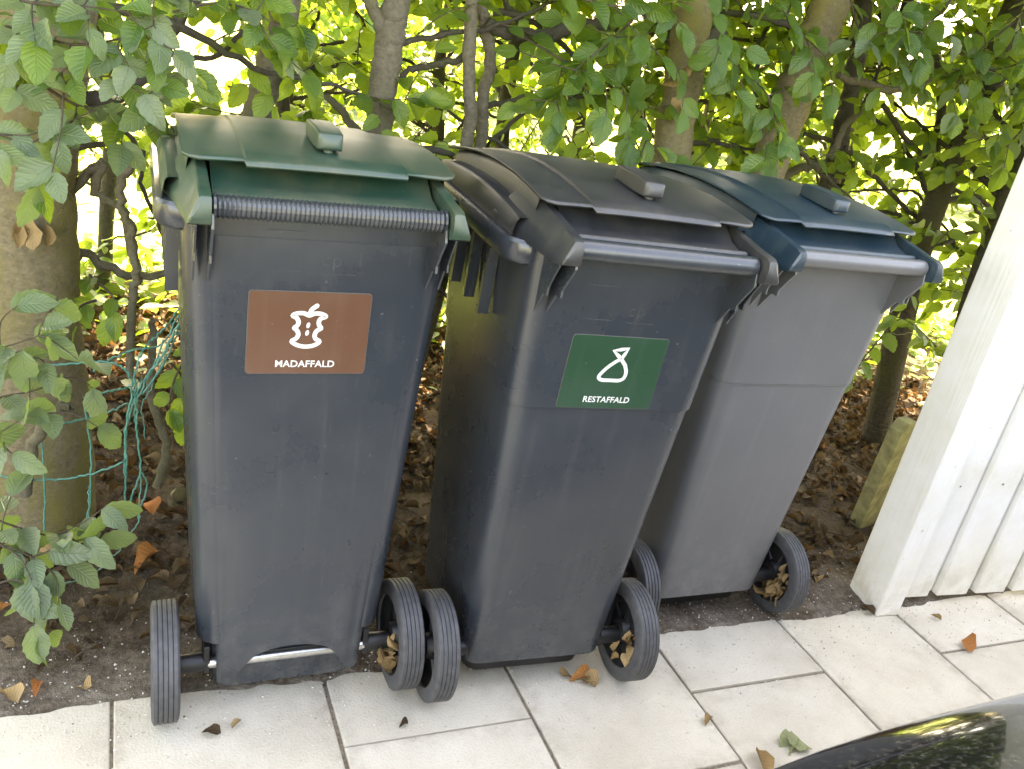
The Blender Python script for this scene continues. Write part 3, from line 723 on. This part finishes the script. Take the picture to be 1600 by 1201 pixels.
TR.append(tree('sturdy mossy beech trunk leaning above the blue lid', [(1185, 300), (1232, 170), (1272, 70), (1315, -40)], .74, (.060, .056, .052, .046, .03), 'bark', 13, seed=17, low=(1.08, .76, 0), nobj=170))
TR.append(tree('dark thin beech stem behind the blue lid', [(1290, 300), (1318, 190), (1340, 90), (1352, 0)], 1.05, (.032, .030, .028, .022), 'bark_dark', 9, seed=18, low=(1.66, 1.05, 0)))
TR.append(tree('shaded beech trunk between the blue lid and the white fence', [(1372, 680), (1412, 480), (1452, 345), (1492, 250), (1548, 130), (1580, 30)], .95, (.052, .044, .042, .042, .04, .03), 'bark_dark', 13, seed=19, nobj=150))
TR.append(tree('dark slanting beech stem half hidden by the white fence post', [(1468, 640), (1520, 455), (1560, 340), (1604, 230)], .75, (.032, .03, .028, .02), 'bark_dark', 10, seed=20))
# further beeches of the same hedge that stand outside the view or on its far side
for i, (x, y) in enumerate(((-1.35, .8), (-2.05, .85), (-2.8, .8), (2.75, .85), (3.6, .9), (-.75, 1.55), (.0, 1.65), (.75, 1.55), (1.55, 1.65), (2.4, 1.6), (-1.2, 2.25), (-.55, 2.3), (.1, 2.2), (.75, 2.3), (1.4, 2.25), (2.1, 2.3), (2.9, 2.2))):
    rng = np.random.default_rng(40+i)
    T = Tree('beech_tree', 'low bushy beech shrub on the sunny far edge of the hedge' if y > 2 else 'slender beech stem standing behind the front row of trunks' if y > 1.2 else 'beech stem of the hedge row standing past the trees in view', (x, y, -.02), 'tree'); T.o['group'] = 'low shrubs on the far hedge edge' if y > 2 else 'second row hedge stems' if y > 1.2 else 'outer hedge stems'
    P3 = T.limb([np.array((x, y, -.02)), np.array((x+.03, y+.02, .6)), np.array((x-.03, y, 1.2)), np.array((x+.06, y+.05, 2.2)), np.array((x, y, 3.3))], [.03, .026, .024, .02, .01], M['bark_dark'], 'trunk', 10, .003)
    if y > 2: crown(T, P3, 9 if x < .3 else 13, (.22, 1.25), (.3, .6), leafy=(.038, .065), lowcut=.12, step=.028)
    else: crown(T, P3, (13 if x < .3 else 18) if y > 1.2 else 8, (.30, 1.9), leafy=(.036, .062), lowcut=.22, step=.026)
    TR.append((T, P3, 60 if y > 1.2 else 0))

# --- hand laid boughs seen close to the camera
rng = np.random.default_rng(5)
def bough(T, P, Y, size=(.06, .085), pale=0., face=(0, -.8, .55), r0=.0035, step=.030, spread=1., fan=True):
    pts = px_path(P, Y); T.twig(pts, r0, step, size, face, .05, spread, pale)
    if fan:
        for k in range(1, len(pts)):
            for s in (-1, 1):
                d = unit(pts[k]-pts[k-1]); sd = np.cross(d, np.array([0, -.8, .6])); e = pts[k]+(d*.6+sd*s*.9+rng.normal(0, .2, 3))*rng.uniform(.05, .12)
                T.twig([pts[k], (pts[k]+e)/2+rng.normal(0, .008, 3), e], .0018, step*1.05, size, face, .3, spread, pale)
T1, T6, T7, T9, T10, T2, T3, T4 = TR[0][0], TR[5][0], TR[6][0], TR[8][0], TR[9][0], TR[1][0], TR[2][0], TR[3][0]
for P, Y in (([(-60, 40), (30, 45), (110, 70), (190, 60), (240, 40)], (.50, .40, .34, .30, .28)), ([(-60, 150), (30, 120), (100, 130), (170, 120), (230, 150)], (.50, .36, .30, .28, .28)),
             ([(-40, -20), (50, 5), (130, 10), (200, 20)], (.45, .36, .32, .30)), ([(60, 130), (120, 165), (180, 180), (230, 175)], (.45, .40, .36, .36)), ([(-50, 200), (0, 210), (40, 230)], (.34, .28, .27))):
    bough(T1, P, Y, (.050, .075), .75, (.0, -.75, .6), step=.042)
for P, Y in (([(820, 60), (880, 95), (930, 120), (980, 150)], (.75, .66, .62, .60)), ([(960, 120), (1000, 170), (1010, 220)], (.66, .62, .60)), ([(1000, 20), (960, 60), (900, 110), (870, 160)], (.62, .60, .56, .55)),
             ([(1110, -20), (1130, 50), (1150, 110), (1180, 180)], (.60, .57, .55, .54)), ([(1050, 20), (1010, 60), (1060, 110)], (.6, .58, .56)), ([(880, -10), (960, 10), (1050, 5)], (.6, .58, .58)), ([(1150, 100), (1200, 150), (1215, 210)], (.58, .54, .53))):
    bough(T6, P, Y, (.055, .078), .0, (.0, -.8, .45))
for P, Y in (([(1250, -20), (1230, 30), (1260, 60), (1290, 90)], (.6, .56, .55, .55)), ([(1380, -20), (1400, 20), (1390, 50)], (.5, .46, .45)), ([(1500, -20), (1470, 20), (1440, 50), (1430, 90)], (.5, .46, .45, .45)), ([(1330, 0), (1350, 60), (1410, 80)], (.6, .58, .56))):
    bough(T7, P, Y, (.055, .078), .1, (-.1, -.5, .8))
for P, Y in (([(1640, -20), (1590, 30), (1540, 70), (1500, 110)], (.55, .50, .47, .46)), ([(1640, 60), (1590, 100), (1550, 110), (1500, 120)], (.52, .48, .46, .46)), ([(1640, 120), (1600, 160), (1570, 190), (1560, 210)], (.5, .47, .46, .46)),
             ([(1600, 200), (1560, 240), (1540, 230)], (.7, .62, .6)), ([(1480, 560), (1430, 510), (1400, 495)], (.55, .5, .5)), ([(1400, 500), (1350, 560), (1330, 590)], (.5, .48, .48))):
    bough(T10, P, Y, (.05, .075), .15, (-.15, -.35, .9), fan=P[0][1] < 300)
for P, Y in (([(270, 20), (340, 5), (400, 20), (440, 50)], (.6, .58, .56, .56)),):
    bough(T2, P, Y, (.055, .08), .2, (0, -.8, .5))
for P, Y in (([(150, 470), (125, 480), (120, 510)], (.6, .55, .55)), ([(140, 430), (180, 470), (170, 500)], (.62, .56, .55)), ([(260, 560), (290, 600), (285, 660)], (.62, .55, .54)), ([(300, 540), (270, 600), (265, 640)], (.6, .53, .52))):
    bough(T1, P, Y, (.045, .065), .0, (0, -.8, .6), fan=False)
# bigger boughs that can be followed in the photograph
for T, P, Y, r, mt in (
    (T1, [(70, 210), (130, 165), (200, 140), (260, 60), (310, 0)], .68, (.022, .020, .015, .012), 'bark_dark'),
    (T1, [(205, 250), (185, 300), (200, 350), (215, 420), (205, 480), (205, 590)], .62, (.009, .010, .010, .009), 'bark_grey'),
    (T1, [(110, 300), (160, 255), (150, 300), (190, 330), (205, 400)], .66, (.010, .010, .008), 'bark_grey'),
    (T1, [(95, 395), (140, 400), (200, 430), (290, 425)], .70, (.011, .010, .008), 'bark_grey'),
    (T1, [(40, 770), (50, 700), (80, 640), (110, 635)], .42, (.013, .012, .010), 'bark_grey'),
    (T1, [(245, 760), (260, 700), (240, 640), (235, 560), (240, 500)], .66, (.012, .010, .008), 'bark_grey'),
    (T1, [(285, 780), (262, 805), (250, 812)], .70, (.034, .03, .02), 'bark'),
    (T1, [(160, 180), (215, 230), (225, 300), (260, 380)], .72, (.006, .005, .004), 'bark_dark'),
    (T1, [(225, 20), (250, 50), (275, 90), (330, 90), (400, 30)], .72, (.006, .007, .005), 'bark_dark'),
    (T3, [(600, 75), (596, 40), (575, 0), (560, -40)], .80, (.018, .016, .014), 'bark_grey'),
    (T3, [(560, 205), (520, 160), (480, 130)], .95, (.012, .010, .006), 'bark_grey'),
    (T4, [(740, 80), (690, 100), (645, 110), (625, 125)], .82, (.010, .009, .006), 'bark_dark'),
    (T4, [(760, 35), (800, 52), (850, 58), (890, 45), (920, 38), (965, 45)], .84, (.017, .019, .017, .012), 'bark_dark'),
    (T4, [(770, 20), (820, 30), (880, 70), (925, 115)], .9, (.010, .008, .006), 'bark_dark'),
    (T6, [(1080, 80), (1110, 55), (1135, 45)], .72, (.022, .018, .014), 'bark_dark'),
    (T7, [(1215, 285), (1245, 265), (1290, 255), (1320, 200), (1365, 160)], .95, (.016, .014, .011, .008), 'bark_grey'),
    (T7, [(1310, 118), (1360, 135), (1420, 140), (1455, 125)], .74, (.011, .012, .008), 'bark_grey'),
    (T9, [(1380, 165), (1420, 220), (1470, 265), (1490, 300)], .98, (.009, .010, .010), 'bark_dark'),
    (T9, [(1320, 230), (1370, 280), (1420, 330), (1460, 345)], 1.0, (.007, .008, .008), 'bark_dark'),
    (T9, [(1325, 300), (1380, 297), (1430, 300), (1450, 330)], 1.02, (.004, .005, .005), 'bark_dark'),
    (T9, [(1465, 330), (1462, 250), (1470, 150), (1455, 60)], 1.1, (.018, .016, .012), 'bark_dark')):
    rng = np.random.default_rng(abs(P[0][0])+P[0][1]*7)
    T.limb(px_path(P, Y), list(r), M[mt], 'branch', 9, .003)
FINE['dead_tan'] = [leaf_mesh(t_, M['dead_tan']) for t_ in LT_DEAD]
hp = np.array([at(a_, b_, .52) for a_, b_ in ((25, 345), (48, 340), (70, 350), (38, 352))])
leaf_objs(hp, np.array([(.1, -.1, -1), (.25, 0, -1), (.1, .1, -1), (-.2, 0, -1.)]), np.array([(.3, -1, .1), (-.5, -1, 0), (.6, -1, 0), (0, -1, .2)]), np.array([.055, .06, .05, .045]), 'dead_tan', T1.o, T1.b)
hp = np.array([at(a_, b_, .6) for a_, b_ in ((1072, 100), (1066, 150))])
leaf_objs(hp, np.array([(-.5, -.1, -1), (.0, 0, -1)]), np.array([(.8, -.6, .1), (-.9, -.5, 0)]), np.array([.075, .05]), 'dead_tan', T6.o, T6.b)
for T, P3, n in TR: T.finish(n)

# low pale shoots in front of the stout trunk
rng = np.random.default_rng(31)
sh = Tree('beech_sapling', 'low pale beech shoots hanging over the bare soil at the wire mesh', (-.98, .30, 0.), 'sapling')
sh.limb([np.array((-.98, .30, -.01)), np.array((-.95, .28, .2)), np.array((-.90, .28, .42)), np.array((-.88, .26, .62))], [.012, .010, .007, .004], M['bark_grey'], 'stem', 8)
for P, Y in (([(-60, 610), (10, 570), (60, 560), (85, 590)], (.30, .26, .24, .24)), ([(-60, 650), (0, 620), (50, 610), (110, 590), (145, 605)], (.32, .30, .30, .30, .30)), ([(-60, 560), (0, 545), (60, 525)], (.28, .22, .20)),
             ([(-60, 700), (-10, 680), (40, 650)], (.26, .22, .20)), ([(-60, 790), (20, 820), (80, 835), (130, 815), (165, 790)], (.26, .24, .23, .23, .23)), ([(-50, 860), (0, 850), (50, 870), (80, 890)], (.22, .20, .18, .17)),
             ([(-40, 930), (20, 905), (60, 930), (80, 985)], (.17, .15, .14, .13)), ([(40, 830), (50, 870), (45, 900)], (.24, .22, .21))):
    bough(sh, P, Y, (.055, .085), 1., (.0, -.75, .7), .0025, .046, fan=(P[0][1] % 20 == 0))
sh.finish(300)

# --- tall upper crown of the hedge: above the picture, it throws the shade the bins stand in
rng = np.random.default_rng(77)
for i, (T, P3, n) in enumerate(TR):
    top = np.array(P3[-1]); k = 1150
    c = np.stack([rng.normal(T.b[0], .45, k), rng.uniform(.15, 2.9, k), rng.uniform(1.75, 4.3, k)], 1)
    leaf_cloud('upper_foliage', c, rng.normal(0, 1, (k, 3))+np.array([0, 0, -.3]), rng.normal(0, .6, (k, 3))+np.array([0, .5, .7]), rng.uniform(.10, .16, k), LT_LOW, M['leaf'], T.o, T.b)

rng = np.random.default_rng(91)
for i, (x, y, h, w) in enumerate(((-3.2, 8.5, 1.6, 1.2), (-1.0, 11., 2.2, 1.6), (2.0, 9.5, 1.5, 1.3), (4.6, 11.5, 2.6, 1.9), (7.8, 9.5, 1.9, 1.6), (10.5, 7.5, 2.3, 1.8), (12.5, 5.0, 2.2, 1.7))):
    T = Tree('garden_shrub', 'rounded sunlit garden shrub far across the lawn behind the hedge', (x, y, -.02), 'shrub'); T.o['group'] = 'shrubs across the lawn'
    T.limb([np.array((x, y, -.02)), np.array((x+.05, y, h*.3)), np.array((x-.03, y, h*.6))], [.05, .04, .02], M['bark_dark'], 'stem', 8)
    k = 1500; d = rng.normal(0, 1, (k, 3)); d /= np.linalg.norm(d, axis=1, keepdims=True); rr = rng.uniform(.55, 1, k)**.5*(1+.18*np.sin(d[:, 0]*7+i)*np.cos(d[:, 2]*6+d[:, 1]*5))
    c = np.array((x, y, h*.52))+d*rr[:, None]*np.array((w*.6, w*.6, h*.5)); c[:, 2] = np.maximum(c[:, 2], .03)
    leaf_cloud('foliage', c, rng.normal(0, 1, (k, 3)), d+rng.normal(0, .5, (k, 3)), rng.uniform(.10, .17, k), LT_LOW, M['leaf'], T.o, T.b)

# ------------------------------------------------------------------ litter, grit, wire, fallen leaves
rng = np.random.default_rng(3)
n = 15000
x = rng.uniform(-1.6, 3.2, n); y = .09+rng.random(n)**.75*2.1
keep = rng.random(n) < np.clip((y-.06)/.16, .10, 1)*(.55+.45*np.sin(x*5+y*3)**2); x, y = x[keep], y[keep]; n = len(x)
z = np.array([soil_h(a, b) for a, b in zip(x, y)])+rng.uniform(.001, .016, n)
az = rng.uniform(0, 6.283, n); D = np.stack([np.cos(az), np.sin(az), rng.normal(0, .25, n)], 1); N = np.stack([rng.normal(0, .4, n), rng.normal(0, .4, n), np.ones(n)], 1)
lit = leaf_cloud('leaf_litter', np.stack([x, y, z], 1), D, N, rng.uniform(.018, .055, n), LT_DEAD, M['dead'], None, np.zeros(3))
tag(lit, 'brown dead leaf litter covering the soil under the hedge', 'leaf litter')
n = 3800; x = rng.uniform(-2.0, 4.4, n); y = rng.normal(2.25, .32, n); h = np.abs(rng.normal(0, .10, n))*np.clip((y-1.3)/.8, .2, 1)
gc = leaf_cloud('ground_cover', np.stack([x, y, .01+h], 1), rng.normal(0, 1, (n, 3))*np.array([1, 1, .35]), np.stack([rng.normal(0, .4, n), rng.normal(.1, .4, n), np.ones(n)], 1), rng.uniform(.05, .09, n), LT_MED, M['leaf'], None, np.zeros(3))
tag(gc, 'low leafy growth along the sunny far edge of the hedge bed', 'ground cover')
gb = MB(); n = 2200
for i in range(n):
    a, b = rng.uniform(-1.0, 2.4), .03+rng.normal(0, .13)-(.02 if rng.random() < .3 else 0); r = rng.uniform(.0008, .0028)
    c = np.array((a, b, (max(.001, soil_h(a, b)) if b > .02 else .001)+r*.4)); q = rng.normal(0, .25, (6, 3))*r
    vv = [c+np.array(e)*r+w for e, w in zip(((1, 0, 0), (0, 1, 0), (-1, 0, 0), (0, -1, 0), (0, 0, .8), (0, 0, -.8)), q)]
    gb.add(vv, [(0, 1, 4), (1, 2, 4), (2, 3, 4), (3, 0, 4), (1, 0, 5), (2, 1, 5), (3, 2, 5), (0, 3, 5)])
g = gb.build('grit', M['gravel'], None, False); tag(g, 'pale grit scattered over the soil along the paving edge', 'grit', kind='stuff')
gb = MB()
for i in range(160):
    a, b = rng.uniform(-1.0, 2.3), .01-abs(rng.normal(0, .075)); r = rng.uniform(.0005, .0018); c = np.array((a, b, .001+r*.3)); q = rng.normal(0, .3, (6, 3))*r
    vv = [c+np.array(e)*r+w for e, w in zip(((1.3, 0, 0), (0, 1, 0), (-1, 0, 0), (0, -1.2, 0), (0, 0, .6), (0, 0, -.6)), q)]
    gb.add(vv, [(0, 1, 4), (1, 2, 4), (2, 3, 4), (3, 0, 4), (1, 0, 5), (2, 1, 5), (3, 2, 5), (0, 3, 5)])
o = gb.build('soil_crumbs', M['soil'], None, False); tag(o, 'dark soil crumbs spilled onto the edge of the paving', 'soil crumbs', kind='stuff')
tw = MB()
for i in range(150):
    a, b = rng.uniform(-1.4, 2.6), rng.uniform(.12, 1.6); c = np.array((a, b, soil_h(a, b)+.008)); t = rng.uniform(0, 6.28); L = rng.uniform(.04, .16)
    d = np.array((math.cos(t), math.sin(t), rng.normal(0, .12)))*L
    tw.tube([c-d/2, c+rng.normal(0, .006, 3), c+d/2], [.0022, .002, .001], 4)
o = tw.build('fallen_twigs', M['twig'], None); tag(o, 'thin dead twigs lying among the leaf litter', 'twigs', kind='stuff')

def fallen(px, py, size, mat, label, name='fallen_leaf', az=None, tm=None, lift=.004, z=0.004):
    p = on_z(px, py, z); me = leaf_mesh(LT_DEAD[random.randrange(4) if tm is None else tm], M[mat], 'fallen_leaf')
    o = link(name, me); o.location = (p[0], p[1], z+lift); o.rotation_euler = (random.uniform(-.25, .25), random.uniform(-.25, .25), random.uniform(0, 6.28) if az is None else az); o.scale = (size,)*3
    tag(o, label, 'leaf'); return o
fallen(345, 1147, .035, 'dead', 'crumpled brown leaf on the slab by the wheel of the green-lidded bin', az=1.2)
fallen(362, 1140, .028, 'dead_tan', 'small tan leaf fragment on the slab under the green-lidded bin', az=5.5)
fallen(637, 1128, .020, 'dead', 'tiny dark brown leaf scrap on the slab below the two touching wheels', az=2.)
fallen(893, 1060, .032, 'dead_tan', 'tan leaf lying behind the right wheel of the grey-lidded bin', az=.7)
fallen(922, 1055, .055, 'dead_orange', 'orange leaf leaning on the right wheel of the grey-lidded bin', az=1.7)
fallen(935, 1066, .050, 'dead_tan', 'pale tan leaf under the right wheel of the grey-lidded bin', az=1.2)
fallen(1110, 1120, .036, 'dead_tan', 'small tan leaf lying in the slab joint below the grey-lidded bin', az=2.2)
fallen(1180, 1172, .075, 'dead_tan', 'long curled tan leaf on the slab next to the withered green leaf', az=2.9, tm=2)
fallen(1268, 1172, .062, 'dead_green', 'withered pale green leaf curled on the slab by the black car', az=1.0, tm=1)
fallen(1240, 1152, .070, 'dead_green', 'narrow withered green leaf curled on the slab by the black car', az=2.1, tm=0)
fallen(1508, 1016, .060, 'dead_orange', 'red and orange leaf on the paving in front of the white fence', az=5.2)
fallen(1470, 970, .030, 'dead_tan', 'small dry leaf at the foot of the white fence boards', az=.4)
fallen(1365, 962, .045, 'dead', 'brown leaves caught at the foot of the white fence post', az=.1)
fallen(1275, 912, .060, 'dead_tan', 'narrow tan leaf on the soil right of the blue-lidded bin', az=5.5, tm=2, z=.01)
fallen(28, 1100, .060, 'dead_tan', 'yellow tan leaf on the soil next to the paving edge', az=.6, z=.008)
fallen(62, 1066, .035, 'dead_orange', 'small orange leaf on the soil by the low shoots', az=3., z=.01)
fallen(143, 1073, .035, 'dead_tan', 'small tan leaf on the bare soil near the bin wheel', az=1., z=.01)
fallen(240, 805, .085, 'dead_orange', 'big orange leaf on the dark litter beside the green-lidded bin', az=.4, z=.035)
fallen(245, 860, .075, 'dead_orange', 'crumpled orange leaf on the soil just below the big orange leaf', az=2.4, z=.03)
fallen(18, 945, .065, 'dead_orange', 'orange brown leaf under the lowest pale shoot', az=2., z=.03)
fallen(100, 862, .070, 'dead_tan', 'tan dead leaf stuck under the pale shoots', az=2., z=.04)
# dry leaves caught in the wheels
def wheel_debris(binobj, side, label, n, seed):
    r2 = np.random.default_rng(seed); mw = Matrix.LocRotScale(binobj.location, binobj.rotation_euler, None); c = np.array(mw @ Vector((.2253*side-.012, -.012, .105)))
    a = r2.uniform(2.6, 5.4, n); rr = r2.uniform(.02, .068, n); pos = c+np.stack([r2.uniform(-.016, .004, n), np.cos(a)*rr*.9, np.sin(a)*rr], 1)
    o = leaf_cloud('dry_leaf_clump', pos-c, r2.normal(0, 1, (n, 3)), r2.normal(0, 1, (n, 3))+np.array([-1, -.6, .3]), r2.uniform(.018, .045, n), LT_DEAD, M['dead_tan'], None, np.zeros(3)); o.location = c
    tag(o, label, 'dry leaves')
wheel_debris(b1, 1, 'dry leaf scraps caught in the right wheel of the green-lidded bin', 14, 1)
wheel_debris(b2, 1, 'few dry scraps caught in the right wheel of the grey-lidded bin', 8, 2)
wheel_debris(b3, 1, 'clump of dry tan leaves packed into the wheel of the blue-lidded bin', 34, 3)

# green wire mesh at the left
rng = np.random.default_rng(8)
wf = empty('wire_mesh', (-.55, .45, 0)); tag(wf, 'collapsed green plastic-coated wire mesh between mossy trunk and bin', 'wire mesh')
WB = np.array([-.55, .45, 0.])
def wire(P, Y, kink=.003, r=.0023, mat='wire', par=None, base=None, z8=False):
    sc, ox, oy = (2.853, 0, 780) if z8 else (3.3375, 0, 440)
    Q = [at(ox+a/sc, oy+b/sc, (Y if np.isscalar(Y) else Y[0]+(Y[1]-Y[0])*i/(len(P)-1))) for i, (a, b) in enumerate(P)]
    S = catmull(Q, 7); out = []
    for i, p in enumerate(S):
        out.append(p+np.array([0, 0, kink*(1 if i % 2 else -1)*rng.uniform(.5, 1)])+rng.normal(0, .0012, 3)-(WB if base is None else base))
    MB().tube(out, r, 5).build('wire', M[mat], par or wf, True, 80)
wire([(270, 440), (400, 425), (540, 420), (630, 440), (680, 500), (685, 600), (660, 720), (650, 930), (655, 1100), (640, 1200)], .44, .001)
wire([(490, 465), (560, 415), (700, 355), (830, 335), (900, 240), (950, 120), (1010, 60)], (.44, .56), .002)
wire([(750, 350), (800, 300), (880, 220), (940, 125), (1010, 20)], (.44, .58))
wire([(470, 590), (600, 560), (690, 540), (760, 500), (840, 400), (930, 240), (1010, 120)], (.44, .58))
wire([(190, 745), (350, 730), (500, 700), (620, 650), (690, 620), (760, 560), (850, 440), (945, 250), (1020, 160)], (.42, .58), .001)
wire([(-60, 1005), (130, 1025), (250, 1030), (380, 1020), (520, 985), (640, 935), (660, 880)], .43, .001)
wire([(185, 720), (215, 850), (230, 1000), (235, 1200), (230, 1330)], .42, .001)
wire([(440, 600), (455, 740), (475, 950), (465, 1200), (440, 1320)], .43, .001)
wire([(750, 350), (720, 420), (705, 500), (710, 650), (715, 800), (735, 980), (690, 1100), (650, 1200)], .45)
wire([(940, 200), (860, 360), (800, 450), (720, 560), (690, 650), (660, 760), (655, 900), (660, 1020)], .46)
wire([(735, 990), (770, 1060), (740, 1150), (720, 1230)], .46, .002)
wire([(860, 300), (790, 470), (720, 600), (705, 700), (720, 830)], .47)
wire([(880, 330), (820, 480), (740, 640), (750, 720), (755, 820)], .50, .004, .0013)
wire([(625, -120), (625, 20), (610, 110), (540, 210), (440, 310), (340, 360), (240, 370)], (.45, .30), .0006, .0016, 'wire', None, None, True)
wire([(395, -60), (395, 60), (370, 150)], (.40, .34), .0006, .0015, 'wire', None, None, True)
w2 = empty('thin_wire', tuple(at(1440, 530, .5))); tag(w2, 'thin bare wire running from the trunk to the white fence post', 'wire')
B2 = np.array(w2.location)
wire([((p[0])*3.3375, (p[1]-440)*3.3375) for p in ((1350, 500), (1372, 512), (1400, 523), (1425, 521), (1445, 530), (1480, 528), (1520, 535))], (.60, .22), .0012, .0011, 'wire_bare', w2, B2)

# ------------------------------------------------------------------ black car whose front corner reaches into the picture
car = empty('parked_car', (1.73, -1.865, 0), (0, 0, -.1)); tag(car, 'glossy black car with its bonnet reaching over the paving', 'car')
def car_sec(X, w, zb, zm, zs, ze, zc):
    h = [(w-.06, zb), (w-.01, zb+.06), (w, zm), (w-.015, zs), (w-.075, ze), (w-.22, ze+(zc-ze)*.45), (w*.5, zc-.01), (0, zc)]
    return [(X, a, c) for a, c in h]+[(X, -a, c) for a, c in h[:-1][::-1]]
st = [(-2.06, .58, .30, .42, .50, .55, .57), (-2.03, .665, .24, .42, .54, .60, .63), (-1.96, .755, .20, .42, .59, .66, .695), (-1.80, .82, .19, .45, .64, .715, .76), (-1.50, .862, .19, .48, .675, .748, .815), (-1.05, .88, .19, .50, .72, .79, .88), (-.62, .885, .19, .52, .77, .85, .95),
      (.2, .885, .19, .55, .86, .93, .95), (1.2, .885, .19, .55, .88, .94, .95), (1.7, .86, .22, .55, .88, .95, .98), (2.0, .78, .28, .55, .84, .93, .97), (2.12, .66, .34, .55, .75, .84, .88)]
cb = MB().loft([car_sec(*s) for s in st], False); n = 15
cb.f += [tuple(range(n))[::-1], tuple(range(len(cb.v)-n, len(cb.v)))]
cb.build('body', M['car'], car, True, 80, sub=2)
gs = []
for X, w, z in ((-.70, .76, .94), (-.25, .68, 1.20), (.1, .60, 1.40), (.7, .60, 1.46), (1.3, .57, 1.40), (1.75, .60, 1.12), (1.95, .66, .96)):
    gs.append([(X, -.78 if z < 1 else -.75, .90), (X, -w, z-.02), (X, -w*.8, z), (X, 0, z+.012), (X, w*.8, z), (X, w, z-.02), (X, .78 if z < 1 else .75, .90)])
MB().loft(gs, False).build('greenhouse', M['car_glass'], car, True, 60, sub=1)
MB().loft([[(X, -w*.78, z+.006), (X, 0, z+.030), (X, w*.78, z+.006), (X, w*.78, z-.01), (X, 0, z+.01), (X, -w*.78, z-.01)] for X, w, z in ((.12, .66, 1.41), (.7, .66, 1.47), (1.3, .63, 1.41))]).build('roof', M['car'], car, True, 60)
for s in (-1, 1):
    MB().loft([[(-2.0, s*.50, .48), (-2.02, s*.50, .56), (-1.98, s*.52, .57), (-1.95, s*.52, .47)], [(-1.80, s*.74, .50), (-1.84, s*.76, .60), (-1.78, s*.77, .61), (-1.74, s*.76, .50)]]).build('headlight', M['lamp_glass'], car, True, 60)
    MB().loft([[(-.42, s*.90, .98), (-.42, s*1.06, 1.0), (-.42, s*1.06, 1.1), (-.42, s*.92, 1.1)], [(-.34, s*.90, .99), (-.34, s*1.04, 1.01), (-.34, s*1.04, 1.09), (-.34, s*.92, 1.09)]]).build('mirror', M['car'], car, True, 60, bevel=.02, seg=3)
    for X in (-1.28, 1.30):
        wh = empty('wheel'); wh.parent = car; wh.location = (X, s*.80, .31); wh.rotation_euler = (0, 0, R(90))
        MB().lathe_x([(-.1, .20), (-.105, .27), (-.09, .305), (.09, .305), (.105, .27), (.1, .20), (-.1, .20)], 36).build('tyre', M['rubber'], wh, True, 40)
        MB().lathe_x([(-.09, .205), (-.05, .19), (-.04, .06), (-.06, .03), (.06, .03), (.04, .06), (.05, .19), (.09, .205)], 36).build('rim', M['car_alloy'], wh, True, 40)
MB().box(-2.075, -2.03, -.35, .35, .36, .44).build('grille', M['car_trim'], car, False, bevel=.01)
